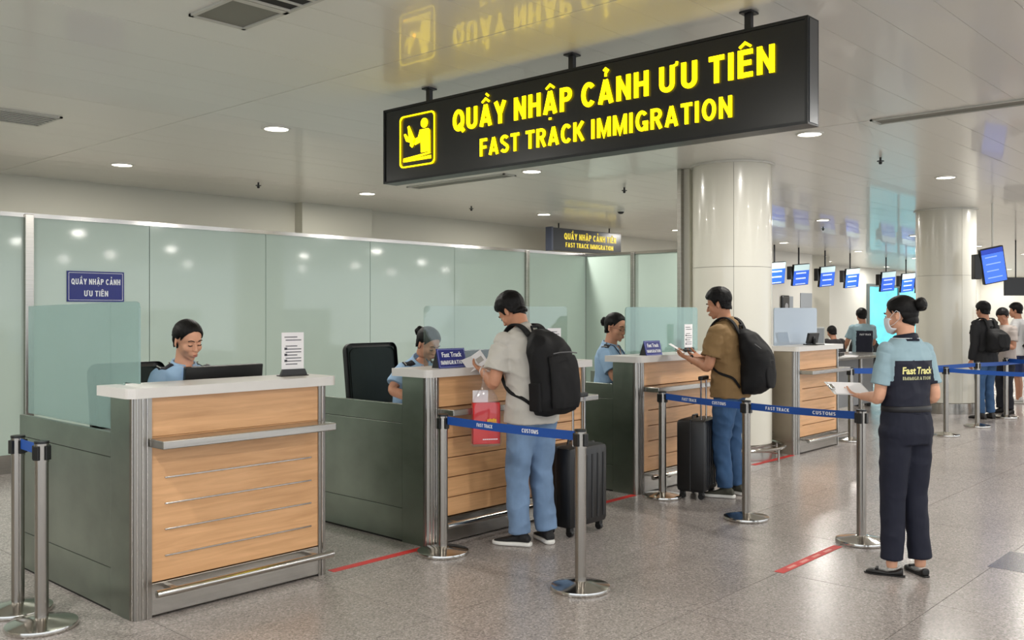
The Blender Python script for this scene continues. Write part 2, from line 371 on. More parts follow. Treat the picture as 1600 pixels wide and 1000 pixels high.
LX = [-3, .75, 4.5, 7.8, 11.4, 15.35, 19.8, 24, 28.2, 33, 38, 42.5, 45.8]  # first and last two columns are added lamps brightening the hall ends
LY = [9.75, 6.85, 3.6, .4, -2.8, -6.2, -9.3, 12.4]  # last row is added fill washing the far wall, not part of the grid
LBL = {(1, 1): 'brightest round downlight in the ceiling left of the big black sign', (1, 0): 'round downlight farthest left, above the counter with the woman in blue',
       (2, 0): 'round downlight just under the lower left corner of the big sign', (2, 1): 'round downlight under the middle of the big black sign',
       (2, 2): 'round downlight at the right end of the big black sign', (3, 2): 'round downlight right of the big sign, between two round columns',
       (3, 0): 'small round downlight above the small hanging black sign', (4, 0): 'small round downlight right of the small hanging sign, left of the near column',
       (4, 1): 'small round downlight just right of the near round column', (5, 1): 'far round downlight left of the second round column',
       (4, 2): 'round downlight at the right edge, right of the second column', (5, 0): 'tiny downlight next to the near column above the hanging monitors',
       (7, 0): 'tiny far downlight above the hanging monitors near the second column', (7, 1): 'tiny far downlight at the right edge beyond the tilted monitor',
       (5, 2): 'far downlight just right of the second column'}
DIFF = mat('lit_diffuser', (255, 250, 238), .5, emit=9, ec=(255, 248, 232)); RIM = mat('lamp_rim', (215, 214, 205), .35)
rim_me = dif_me = None
for i, x in enumerate(LX):
    for j, y in enumerate(LY):
        if (i, j) == (2, 2) or (y > 12 and x < 26): continue
        lb = LBL.get((i-1, j), 'round downlight of the plain hall ceiling grid with added fill rows')
        t = thing('ceiling_light', lb, 'light', (x, y, CEIL-.012), 0, 'round downlights of the hall ceiling')
        if rim_me is None:
            a = MB().lathe([(.105, .012), (.122, .012), (.118, 0), (.100, 0), (.098, .006)], 32).build('rim', RIM, t, True); rim_me = a.data
            c = MB().cyl((0, 0, .004), (0, 0, .010), .099, n=32).build('diffuser', DIFF, t); dif_me = c.data
        else:
            a = link('rim', rim_me); a.parent = t; c = link('diffuser', dif_me); c.parent = t
        lamp(x, y, -.004, parent=t)
for k, (x, y, lb) in enumerate(((6.25, 9.9, 'small sprinkler head left of the big sign'), (9.8, 9.8, 'small sprinkler head in the ceiling above the glass wall'), (9.63, 6.9, 'small sprinkler head under the right half of the big sign'),
                   (9.5, 3.63, 'black sprinkler head right of the near column'), (19.5, 6.6, 'far sprinkler head above the hanging monitors'), (16.6, 7.4, 'sprinkler head among the far downlights'))):
    t = thing('sprinkler', lb, 'sprinkler', (x, y, CEIL-.07))
    MB().cyl((0, 0, .02), (0, 0, .07), .011, n=10).build('stem', BLACK, t); MB().cyl((0, 0, .0), (0, 0, .02), .012, .02, n=10).cyl((0, 0, .028), (0, 0, .036), .034, n=12).build('head', BLACK, t)
t = thing('ceiling_camera', 'small dark dome camera on the ceiling above the small sign', 'camera', (11.73, 8.47, CEIL-.06))
MB().cyl((0, 0, .03), (0, 0, .06), .06, n=20).build('mount', RIM, t); MB().ball((0, 0, .03), (.05, .05, .035)).build('dome', BLACK, t, True)

# ------------------------------------------------------------------ walls
struct(MB().box((X0, 11.4, 0), (26, 11.6, CEIL+.03)).build('wall_back', WALLW))
struct(MB().box((7.8, 11.22, 0), (9.07, 11.4, CEIL)).build('trim_1', WALLW))
struct(MB().box((26, 13.3, 0), (X1, 13.5, CEIL+.03)).box((25.9, 11.6, 0), (26, 13.5, CEIL+.03)).build('wall_far', WALLH))
struct(MB().box((X1, Y0, 0), (X1+.2, Y1, CEIL+.03)).build('wall_right', WALLH))
struct(MB().box((18, 11.28, 0), (24.6, 11.4, CEIL)).build('trim_2', WALLH))
struct(MB().box((X0-.2, 4, 0), (X0, 13.5, CEIL+.03)).build('wall_left', WALLW))
# glass fronted partition
pz = 2.5; PY = 9.6; PXC = 12.3
pa = struct(MB().box((-3, PY+.02, .18), (PXC+.02, PY+.05, pz-.03)).box((PXC+.02, 6.6, .18), (PXC+.05, PY+.05, pz-.03)).build('wall_partition', mat('joint_dark', (120, 128, 122), .6)))
xs = [-3, -1.4, .1, 1.75, 3.48, 4.73, 6.16, 7.73, 9.26, 10.77, PXC]
for a, b_ in zip(xs[:-1], xs[1:]): MB().box((a+.004, PY, .18), (b_-.004, PY+.02, pz-.03)).build('glass_panel', BACKG, pa)
ys = [PY, 8.63, 7.6, 6.6]
for a, b_ in zip(ys[:-1], ys[1:]): MB().box((PXC, b_+.004, .18), (PXC+.02, a-.004, pz-.03)).build('glass_panel', BACKG, pa)
MB().box((-3, PY-.02, pz-.03), (PXC+.06, PY+.06, pz+.012)).box((PXC-.02, 6.6, pz-.03), (PXC+.06, PY-.02, pz+.012)).build('top_rail', STEELH, pa)
struct(MB().box((-3, PY-.02, 0), (PXC+.05, PY+.05, .18)).box((PXC-.02, 6.6, 0), (PXC+.05, PY-.02, .18)).build('baseboard_partition', STEEL))
for (x, y, w_) in ((3.5, PY-.01, .04), (10.8, PY-.01, .035), (PXC-.01, 8.63, .035)):
    MB().box((x-w_, y-w_, 0), (x+w_, y+w_, pz), .005).build('partition_post', STEEL, pa)

# ------------------------------------------------------------------ columns
CREAM = mat('cream_column_panel', (216, 213, 200), .22, coat=.3)
def column(x, y, r, label, rot, zs=2.0, ring=True):
    t = thing('column', label, 'column', (x, y, 0))
    MB().cyl((0, 0, 0), (0, 0, CEIL+.01), r-.012, n=48).build('core', mat('joint_grey', (120, 118, 110), .7), t)
    for (za, zb) in ((.17, zs-.002), (zs+.002, CEIL-.004)):
        for k in range(4):
            a0, a1 = rot+k*pi/2+.004, rot+(k+1)*pi/2-.004; n = 20; bm = bmesh.new(); q = []
            for i in range(n+1):
                a = a0+(a1-a0)*i/n; q.append([bm.verts.new((rr*cos(a), rr*sin(a), z)) for rr, z in ((r-.012, za), (r, za), (r, zb), (r-.012, zb))])
            for i in range(n):
                for c in range(4): bm.faces.new((q[i][c], q[i+1][c], q[i+1][(c+1) % 4], q[i][(c+1) % 4]))
            bm.faces.new(q[0]); bm.faces.new(q[-1][::-1]); m = MB(); m.b = bm; m.build('column_panel', CREAM, t, True)
    MB().lathe([(r+.005, .0), (r+.005, .16), (r-.01, .17)], 48).build('base_band', STEEL, t, True)
    MB().lathe([(r-.002, CEIL-.02), (r+.03, CEIL-.02), (r+.03, CEIL-.001)], 48).build('collar', RIM, t, True)
    if ring:
        g = thing('bumper_rail', label.replace('round', 'steel bumper rail around the').replace('cream ', ''), 'rail', (x, y, 0))
        MB().lathe([(r+.13+.018*cos(a), .135+.018*sin(a)) for a in [2*pi*i/8 for i in range(9)]], 56).build('rail', STEELH, g, True)
        for k in range(6):
            a = k*pi/3+.5; MB().cyl(((r+.13)*cos(a), (r+.13)*sin(a), 0), ((r+.13)*cos(a), (r+.13)*sin(a), .13), .012, n=10).build('leg', STEEL, g)
            MB().cyl(((r+.005)*cos(a), (r+.005)*sin(a), .09), ((r+.13)*cos(a), (r+.13)*sin(a), .09), .008, n=8).build('bracket', STEEL, g)
        g['label'] = 'curved steel bumper rail around the foot of the near column'
column(8.98, 5.02, .415, 'near round cream column behind the man in tan', .55, 2.02)
column(15.2, 4.8, .43, 'far round cream column behind the woman in navy', -.72, 2.1, False)
# box post beside the near column, floor to ceiling
p = MB().box((8.82, 5.45, 0), (8.90, 5.55, CEIL), .004).build('trim_3', CREAM); struct(p)
p = MB().box((8.76, 5.52, 0), (8.82, 5.57, CEIL), .004).build('trim_4', STEEL); struct(p)

# ------------------------------------------------------------------ big hanging sign
SX, SYL, SYR, SZ0, SZ1 = 4.36, 5.26, 2.02, 2.482, 3.016
t = thing('hanging_sign', 'large black hanging sign with yellow fast track immigration lettering', 'sign', (SX, (SYL+SYR)/2, SZ0))
o_ = Vector(t.location)
def L_(m): # keep children in local coordinates of the thing
    m.location = -o_; return m
L_(MB().box((SX+.004, SYR+.012, SZ0+.012), (SX+.115, SYL-.012, SZ1-.012)).build('sign_box', SIGNB, t))
fr = MB(); e = .016
fr.box((SX-.004, SYR, SZ0), (SX+.12, SYL, SZ0+e)).box((SX-.004, SYR, SZ1-e), (SX+.12, SYL, SZ1)).box((SX-.004, SYL-e, SZ0+e), (SX+.12, SYL, SZ1-e)).box((SX-.004, SYR, SZ0+e), (SX+.12, SYR+e, SZ1-e))
L_(fr.build('frame', mat('sign_frame', (44, 46, 47), .35, .6), t))
L_(MB().box((SX+.01, SYR-.004, SZ0+.01), (SX+.1, SYR, SZ1-.01)).build('end_cap', SIGNE, t))
for px, y in ((665, 4.83), (887, 3.55), (1160, 2.37)):
    L_(MB().box((SX+.04, y-.018, SZ1), (SX+.07, y+.018, CEIL+.01)).box((SX+.015, y-.035, CEIL-.012), (SX+.095, y+.035, CEIL-.002)).build('hanger_rod', BLACKM, t))
L_(caps('QUẦY NHẬP CẢNH ƯU TIÊN', 2.335, .143, FY((SX-.002, 4.53, 2.765)), YEL, t, .006, st=.18))
L_(caps('FAST TRACK IMMIGRATION', 1.84, .114, FY((SX-.002, 4.275, 2.572)), YEL, t, .006, st=.165))
pic = MB(); PM = FY((SX-.002, 5.075, 2.575))
def ringpoly(mb, w_, h_, r, th, M, t_=.006):
    o1 = rrect(w_, h_, r); i1 = [(x*(w_-2*th)/w_+th, y*(h_-2*th)/h_+th) for x, y in o1]; n = len(o1)
    v = [[mb.b.verts.new(M @ Vector((x, y, z))) for x, y in P] for z in (0, t_) for P in (o1, i1)]
    for i in range(n):
        j = (i+1) % n; mb.b.faces.new((v[2][i], v[2][j], v[3][j], v[3][i])); mb.b.faces.new((v[0][i], v[0][j], v[2][j], v[2][i])); mb.b.faces.new((v[1][j], v[1][i], v[3][i], v[3][j]))
ringpoly(pic, .365, .366, .035, .009, PM)
def circ(cx, cy, r, n=18): return [(cx+r*cos(2*pi*i/n), cy+r*sin(2*pi*i/n)) for i in range(n)]
for P in (circ(.258, .292, .034), [(.215, .25), (.30, .25), (.315, .235), (.318, .09), (.225, .09), (.222, .165), (.165, .15), (.14, .17), (.15, .19), (.195, .2)],
          [(.045, .235), (.06, .24), (.10, .20), (.085, .285), (.10, .292), (.15, .205), (.175, .18), (.13, .135), (.11, .15), (.115, .17), (.07, .185)],
          [(.04, .045), (.32, .075), (.32, .085), (.04, .066)], [(.04, .04), (.325, .04), (.325, .062), (.04, .05)]):
    pic.poly(P, .006, PM)
L_(pic.build('pictogram', YEL, t))
# small sign beyond the partition
t = thing('hanging_sign', 'small black hanging sign with garbled yellow lettering above the glass wall', 'sign', (13.5, 10.5, 2.61)); o_ = Vector(t.location)
L_(MB().box((12.5, 10.5, 2.63), (14.55, 10.62, 3.03), .006).build('sign_box', SIGNB, t))
L_(MB().box((12.47, 10.49, 2.62), (12.52, 10.63, 3.04), .006).build('end_cap', mat('blue_grey_edge', (70, 76, 92), .35), t))
for x in (12.75, 14.25): L_(MB().cyl((x, 10.56, 3.03), (x, 10.56, CEIL), .012, n=8).build('hanger_rod', BLACKM, t))
L_(caps('QUẦY NHẬP CẢNH TIÊN', 1.55, .11, FX((12.83, 10.498, 2.84)), YEL2, t, .003))
L_(caps('FAST TRACK IMMIGRATION', 1.42, .085, FX((12.87, 10.498, 2.70)), YEL2, t, .003))
# wall sign on the partition, left
zs0 = 1.56+(486-471)*8.55/1455
d1 = lambda px: PY*(cos(TH)+sin(TH)*(px-800)/F)/(sin(TH)-cos(TH)*(px-800)/F)
xa, xb = d1(104), d1(193)
t = thing('wall_sign', 'navy blue wall sign with white lettering on the glass wall at left', 'sign', (xa, PY-.012, 1.64)); o_ = Vector(t.location)
WS0, WS1 = 1.655, 1.965
L_(MB().box((xa, PY-.012, WS0), (xb, PY-.001, WS1)).build('plate', BLUES, t))
q = MB(); ringpoly(q, xb-xa-.03, WS1-WS0-.03, .004, .004, FX((xa+.015, PY-.0125, WS0+.015)), .001); L_(q.build('border_line', WPRINT, t))
L_(caps('QUẦY NHẬP CẢNH', (xb-xa)*.86, .058, FX(((xa+xb)/2, PY-.0135, 1.83)), WPRINT, t, .0012, center=True))
L_(caps('ƯU TIÊN', (xb-xa)*.42, .058, FX(((xa+xb)/2, PY-.0135, 1.71)), WPRINT, t, .0012, center=True))

# ------------------------------------------------------------------ counters
ZT = 1.175
def counter(X, W_, label, inlay, glassmode, gl_label, body=PANEL, side=1.5):
    yf = 4.54; t = thing('counter', label, 'counter', (X, yf, 0)); Wd = W_
    tw = .095                                        # trim width on the front
    # rounded ribbed trims
    for sx in (0, 1):
        pts = []
        m = MB()
        if sx == 0: prof = [(0.0, .049), (0, .045), (.006, .028), (.018, .012), (.034, .003), (.05, 0), (.095, 0), (.095, .049)]
        else: prof = [(Wd, .049), (Wd, .03), (Wd-.012, .006), (Wd-.03, 0), (Wd-.065, 0), (Wd-.065, .049)]
        m.poly(prof, ZT-.055, Matrix.Translation((0, 0, .0)))
        m.build('corner_trim', TRIM, t, True)
        if sx == 0:
            for (rx, ry) in ((.004, .026), (.022, .006), (.045, -.003), (.068, -.003)):
                MB().cyl((rx, ry, .0), (rx, ry, ZT-.056), .0042, n=8).build('trim_rib', STEELH, t)
        else: MB().cyl((Wd-.04, -.003, 0), (Wd-.04, -.003, ZT-.056), .004, n=8).build('trim_rib', STEELH, t)
    x0, x1 = tw, Wd-.065
    MB().box((.031, .051, .0), (Wd-.031, .2, ZT-.056)).build('core', DARK, t)
    MB().box((x0, .0, .012), (x1, .05, .175), .003).build('plinth', STEEL, t)
    MB().box((x0, .006, .92), (x1, .05, ZT-.056), .002).build('wood_panel', WOOD, t)
    zz = [.18, .305, .44, .572, .706, .918]
    if inlay == 1:
        MB().box((x0, .006, .18), (x1, .05, .918), .002).build('wood_panel', WOOD, t)
        for z in zz[1:5]: MB().box((x0+.07, -.002, z-.004), (x1-.05, .012, z+.004), .0015).build('metal_strip', STEELH, t)
    else:
        for a, b_ in zip(zz[:-1], zz[1:]): MB().box((x0, .006, a+.003), (x1, .05, b_-.003), .002).build('wood_board', WOOD, t)
        if inlay == 3:
            for z in zz[1:5]: MB().box((x0, .0055, z-.004), (x0+.07, .05, z+.004)).box((x1-.05, .0055, z-.004), (x1, .05, z+.004)).build('wood_board', WOOD, t)
    MB().box((x0-.02, -.16, .872), (x1+.01, .01, .915), .005).build('front_shelf', STEEL, t)
    MB().cyl((x0-.03, -.11, .150), (x1+.02, -.11, .150), .019, n=16).build('foot_rail', STEELH, t, True)
    for x in (x0+.08, x1-.08): MB().box((x-.014, -.11, .14), (x+.014, .005, .16)).build('rail_bracket', STEEL, t)
    # top slab with rounded front corners
    MB().poly([(x-.05, y-.05) for x, y in rrect(Wd+.09, .36, .05, 6, (0, 0, 1, 1))], .052, Matrix.Translation((0, 0, ZT-.052))).build('top_slab', WHITE, t)
    # sides: tall cheek plus low side wall made of three plates
    for xs_ in (0, Wd-.03):
        MB().box((xs_, .05, .0), (xs_+.03, .26, ZT-.056)).build('side_cheek', body, t)
        MB().box((xs_+.004, .2, .0), (xs_+.026, side, .925)).build('side_core', DARK, t)
        for a, b_ in ((.0, .225), (.229, .80), (.804, .93)):
            MB().box((xs_, .262, a+.012 if a == 0 else a), (xs_+.03, side, b_), .0015).build('side_plate', body, t)
    MB().box((.03, .26, .86), (Wd-.03, .75, .89), .003).build('worktop', mat('worktop_grey', (120, 122, 120), .4), t)
    if glassmode == 'side':
        g = MB().poly([(0, 0), (1.38, 0), (1.38, .66), (.04, .66), (.018, .65), (0, .62)] if 0 else [(.0, .255), (.17, .255), (.17, .0), (side-.05, 0), (side-.05, .655), (.04, .675), (.012, .667), (0, .64)], .01, frame((X+.05, yf+.05, .935), (0, 1, 0), (0, 0, 1), (1, 0, 0))).build('glass_screen', FROSTG)
        tag(g, gl_label, 'glass screen')
    else:
        gm = {'front': HAZEG, 'grey': GREYG}[glassmode]
        xa_ = .22 if glassmode == 'front' else .05; wg = Wd-xa_+.1 if glassmode == 'front' else Wd-xa_+.02
        mtl = CLEARG if X < 5 else gm
        g = MB().poly(rrect(wg, .42, .03, 5, (1, 1, 0, 0)), .01, FX((X+xa_, yf+.29, ZT+.001))).build('glass_screen', mtl)
        tag(g, gl_label, 'glass screen')
    return t
BROWNP = mat('warm_steel_panel', (176, 166, 152), .36, 1, noise_=((1.6, 1.6, 2.2), .14))
counter(2.155, 1.18, 'nearest wooden front counter with thin metal strips, woman in blue behind', 1, 'side', 'frosted green glass screen on the left side of the nearest counter')
counter(4.14, 1.69, 'second wooden counter, man with backpack and red bag standing before it', 2, 'front', 'clear glass screen on the second counter behind the man in grey shirt')
counter(6.53, 1.32, 'third wooden counter beside the man in tan shirt', 3, 'front', 'hazy green glass screen on the third counter behind the blue sign')
counter(9.5, 1.12, 'farthest small wooden counter right of the near column', 3, 'grey', 'opaque blue grey screen on the farthest counter', BROWNP)

# ------------------------------------------------------------------ counter items
def paper_stand(x, y, z, w_, h_, label, ry=0, lines=8, base=True):
    t = thing('paper_stand', label, 'notice', (x, y, z), ry)
    if base:
        MB().box((-w_*.62, -.035, 0), (w_*.62, .035, .006), .002).poly([(-w_*.6, 0), (w_*.6, 0), (w_*.5, .035), (-w_*.5, .035)], .02, FX((0, -.0, .006))).build('holder', BLACK, t)
    MB().box((-w_/2, -.002, .03 if base else 0), (w_/2, .002, h_), .0008).build('paper', PAPER, t)
    m = MB(); zz = h_-.03
    for k in range(lines):
        if k != 2: m.box((-w_*(.33 if k else .38), -.0032, zz), (w_*(.38 if k % 3 else .2), -.0022, zz+.005))
        if lines > 8 and k > 3 and k % 2 == 0: m.box((-w_*.38, -.0032, zz-.002), (-w_*.26, -.0022, zz+.012))
        zz -= (h_-.08)/lines
    m.build('printed_lines', INK, t)
    return t
paper_stand(3.2, 4.70, ZT, .142, .258, 'white printed notice in a black holder on the nearest counter', R(-8), 10)
paper_stand(5.62, 4.70, ZT, .15, .25, 'white notice sheet behind the backpack on the second counter', R(-4), 9)
paper_stand(7.62, 4.72, ZT, .125, .26, 'narrow white notice sheet on the third counter', R(-4), 9)
def wedge_sign(x, y, w_, h_, label, l1, l2, rz):
    t = thing('desk_sign', label, 'sign', (x, y, ZT), rz)
    M = frame((-w_/2, -.03, 0), (1, 0, 0), (0, sin(R(14)), cos(R(14))), (0, -cos(R(14)), sin(R(14))))
    MB().box((0, 0, -.006), (w_, h_, 0), .001, M).build('plate', BLUES, t)
    MB().poly([(0, 0), (.075, 0), (.03, h_*.9)], .006, frame((w_/2-.012, -.022, 0), (0, 1, 0), (0, 0, 1), (1, 0, 0))).poly([(0, 0), (.075, 0), (.03, h_*.9)], .006, frame((-w_/2+.006, -.022, 0), (0, 1, 0), (0, 0, 1), (1, 0, 0))).build('stand_leg', BLACK, t)
    q = MB(); ringpoly(q, w_-.012, h_-.012, .003, .003, M @ Matrix.Translation((.006, .006, .0008)), .0006); q.build('border_line', mat('pale_border', (150, 160, 215), .5), t)
    text(l1, w_*.70, h_*.24, M @ Matrix.Translation((w_/2, h_*.56, .0015)), WPRINT, t, .03, center=True)
    caps(l2, w_*.84, h_*.20, M @ Matrix.Translation((w_/2, h_*.18, .0012)), WPRINT, t, .0008, center=True, st=.2)
wedge_sign(4.40, 4.60, .262, .135, 'blue fast track desk sign on the second counter', 'Fast Track', 'IMMIGRATION', R(0))
wedge_sign(6.83, 4.60, .23, .13, 'small blue desk sign on the third counter near officer with glasses', 'Fast Track', 'IMMIGRATION', R(-3))
def monitor(x, y, zt, w_, h_, rz, label, tilt=6, zb=.89):
    t = thing('monitor', label, 'monitor', (x, y, zb), rz)
    z1, z0 = zt-zb, zt-zb-h_
    M = Matrix.Translation((0, 0, z1)) @ Matrix.Rotation(R(tilt), 4, 'X')
    MB().box((-w_/2, -.012, -h_), (w_/2, .018, 0), .006, M).build('casing', BLACK, t)
    MB().box((-w_/2+.012, .018, -h_+.012), (w_/2-.012, .0195, -.012), 0, M).build('screen', mat('monitor_screen', (120, 150, 190), .3, emit=.5), t)
    MB().box((-.03, -.022, -h_*.6), (.03, -.010, -h_*.3), .003, M).build('back_boss', mat('boss', (30, 30, 32), .3), t)
    MB().cyl((0, 0, 0), (0, -.01, z1-h_*.5), .02, n=12).build('stand', BLACK, t); MB().box((-.11, -.08, 0), (.11, .08, .012), .004).build('foot', BLACK, t)
monitor(2.93, 5.0, 1.238, .52, .31, R(2), 'wide black monitor back in front of the woman behind the nearest counter')
monitor(5.05, 5.0, 1.265, .50, .30, 0, 'black monitor behind the second counter, left of the standing man')
monitor(6.07, 5.02, 1.275, .17, .28, R(-20), 'small upright black device behind the right end of the second counter', zb=0)
monitor(7.42, 5.0, 1.25, .34, .28, 0, 'dark monitor behind the third counter, right of the blue sign')
monitor(6.93, 5.12, 1.28, .10, .25, R(10), 'grey device behind the blue sign on the third counter')
monitor(10.12, 4.62, 1.31, .26, .12, 0, 'small black screen standing on the farthest counter', 12, ZT)
def paperflat(x, y, z, w_, h_, rz, label, name='paper_sheet'):
    o = MB().box((-w_/2, -h_/2, 0), (w_/2, h_/2, .003)).build(name, PAPER); o.location = (x, y, z); o.rotation_euler = (0, 0, rz); tag(o, label, 'paper')
paperflat(4.33, 4.98, .892, .21, .28, .4, 'white sheet on the desk beside the seated officer at the second counter')

t = thing('pen', 'white pen lying on the third counter top', 'pen', (7.25, 4.60, ZT), .3); MB().cyl((-.07, 0, .006), (.07, 0, .006), .005, n=10).build('barrel', WPRINT, t); MB().cyl((.07, 0, .006), (.082, 0, .006), .005, .001, n=10).build('tip', BLACK, t)
# ------------------------------------------------------------------ chairs
def chair(x, y, rz, label, zs=.62, ht=.56, wd=.50):
    t = thing('office_chair', label, 'chair', (x, y, 0), rz)
    MB().box((-.24, -.22, zs-.06), (.24, .24, zs), .025).build('seat', FABB, t)
    # backrest frame: curved rounded ring with mesh
    zb = zs+.16
    def bend(m):
        for v in m.b.verts: v.co.y += -.9*v.co.x**2*.6 - .12*(v.co.z-zb)
        return m
    M = frame((-wd/2, -.24, zb), (1, 0, 0), (0, 0, 1), (0, -1, 0))
    m = MB(); ringpoly(m, wd, ht-.16, .06, .035, M, .028); M2 = frame((-wd/2, -.24, zb), (1, 0, 0), (0, 0, 1), (0, -1, 0))
    bend(m); m.build('backrest_frame', BLACK, t)
    g = MB(); n = 10
    for i in range(n):
        a = -wd/2+.03+(wd-.06)*i/n; g.box((a, -.256, zb+.03), (a+(wd-.06)/n, -.25, zb+ht-.19))
    bend(g); g.build('backrest_mesh', MESHB, t)
    MB().box((-.03, -.30, zs-.04), (.03, -.27, zb+.1), .006).build('back_support', BLACK, t)
    MB().cyl((0, 0, .1), (0, 0, zs-.05), .028, n=14).build('gas_column', STEEL, t)
    for k in range(5):
        a = k*2*pi/5+.3; MB().cyl((0, 0, .10), (.28*cos(a), .28*sin(a), .07), .022, .014, n=8).build('base_arm', BLACK, t)
        MB().cyl((.28*cos(a)-.02*sin(a), .28*sin(a)+.02*cos(a), .03), (.28*cos(a)+.02*sin(a), .28*sin(a)-.02*cos(a), .03), .03, n=12).build('caster', BLACK, t)
    for s_ in (-1, 1): MB().box((s_*.27-.02, -.12, zs+.15), (s_*.27+.02, .13, zs+.18), .006).box((s_*.27-.012, -.02, zs-.04), (s_*.27+.012, .02, zs+.15)).build('armrest', BLACK, t)

# ------------------------------------------------------------------ stanchions
SB = BELTB
def stanchion(pos, label, h=.893, rz=0, rb=.165):
    t = thing('stanchion', label, 'stanchion', pos, rz, 'steel belt stanchions')
    MB().lathe([(.001, .0), (rb, .0), (rb+.004, .010), (rb, .024), (rb-.02, .030), (.06, .046), (.034, .052), (.001, .052)], 48).build('base', STEELH, t, True)
    MB().cyl((0, 0, .045), (0, 0, h-.012), .0315, n=28).build('post', POST, t, True)
    MB().cyl((0, 0, h-.10), (0, 0, h), .0335, n=28).build('head', POST, t, True)
    MB().cyl((0, 0, h-.008), (0, 0, h+.004), .0345, n=28).build('cap', BLACK, t, True)
    for k in range(4):
        a = k*pi/2; M = Matrix.Rotation(a, 4, 'Z'); MB().box((.028, -.017, h-.088), (.043, .017, h-.018), .003, M).build('belt_slot', BLACK, t)
    return t
def belt(a, b_, za, zb, label, texts=(), hgt=.052):
    a, b_ = Vector(a), Vector(b_); a.z = za; b_.z = zb; d = b_-a; L = Vector((d.x, d.y, 0)).length
    u = d.normalized(); off = .044; p0 = a+u*off; p1 = b_-u*off; n = Vector((u.y, -u.x, 0)).normalized()
    if n.dot(Vector((-cos(TH), -sin(TH), 0))) < 0: n = -n
    o = None; m = MB(); K = 12; rows = []
    ln = (p1-p0).length
    def pt(t_): 
        p = p0.lerp(p1, t_); p.z -= .006*4*t_*(1-t_)*ln; return p
    for i in range(K+1):
        p = pt(i/K); rows.append([m.b.verts.new(p+Vector((0, 0, s_*hgt/2))+n*q*.0012) for s_, q in ((-1, -1), (1, -1), (1, 1), (-1, 1))])
    for i in range(K):
        for c in range(4): m.b.faces.new((rows[i][c], rows[i+1][c], rows[i+1][(c+1) % 4], rows[i][(c+1) % 4]))
    m.b.faces.new(rows[0]); m.b.faces.new(rows[-1][::-1]); o = m.build('barrier_belt', SB); tag(o, label, 'belt', 'blue barrier belts')
    r = n.cross(Vector((0, 0, 1))); r = -r                       # reading direction for the viewer
    for (tt, s_, w_, c_) in texts:
        p = pt(tt); 
        x_ = r.normalized(); dz = (pt(min(1, tt+.05))-pt(max(0, tt-.05))).normalized()
        if dz.dot(x_) < 0: dz = -dz
        y_ = n.cross(dz).normalized()
        caps(s_, w_, c_, frame(p+n*.002-y_*c_/2, dz, y_, n), WPRINT, o, .0008, center=True)
P = {k: G(*v) for k, v in dict(A=(692, 865), B=(907, 921), C=(1035, 777), D=(1166, 811), E=(1346, 848), F=(28, 955), Gq=(65, 980), H=(1478, 681), I=(1527, 667), J=(1572, 653), K=(1329, 689), K2=(1650, 700), J2=(1625, 640)).items()}
stanchion(P['A'], 'steel stanchion in front of the second counter, left end of the short belt')
stanchion(P['B'], 'nearest central steel stanchion, right end of the short belt')
stanchion(P['C'], 'steel stanchion standing before the third counter beside the suitcase', .885)
stanchion(P['D'], 'steel stanchion in front of the man in tan shirt', .885)
stanchion(P['E'], 'steel stanchion left of the standing woman in navy')
stanchion(P['F'], 'left one of the paired stanchions at the left edge', .91, .2)
stanchion(P['Gq'], 'right one of the paired stanchions at the left edge', .915, .5)
stanchion(P['H'], 'first far stanchion right of the woman in navy', .86)
stanchion(P['I'], 'far stanchion directly below the tilted column monitor', .875)
stanchion(P['J'], 'farthest stanchion near the right edge of the photo', .875)
stanchion(P['K'], 'far stanchion behind the farthest counter, partly hidden', .88)
stanchion(P['K2'], 'stanchion just beyond the right edge of the photo', .86)
stanchion(P['J2'], 'distant stanchion just past the right edge', .86)
FT, CU = 'FAST TRACK', 'CUSTOMS'
belt(P['A'], P['B'], .86, .858, 'blue belt stretched across the man in jeans at the second counter', ((.32, FT, .135, .022), (.68, CU, .13, .024)))
belt(P['C'], P['D'], .848, .848, 'blue belt in front of the man in tan shirt', ((.33, FT, .17, .024), (.72, CU, .15, .024)))
belt(P['D'], P['E'], .848, .855, 'blue belt between the two stanchions left of the woman in navy', ((.27, FT, .2, .024), (.72, CU, .18, .024)))
belt(P['F'], P['Gq'], .875, .875, 'short blue belt joining the paired stanchions at the left edge')
belt(P['H'], P['K2'], .822, .822, 'lower blue belt running to the right edge from the first far stanchion')
belt(P['K'], P['H'], .835, .822, 'lower far blue belt running behind the woman in navy')
belt(P['K'], P['I'], .845, .838, 'upper far blue belt passing the second column', ((.62, FT, .2, .024),))
belt(P['I'], P['J2'], .838, .80, 'upper far blue belt right of the second column')
belt(P['J'], G(1700, 668), .84, .84, 'farthest blue belt in front of the waiting travellers', hgt=.06)

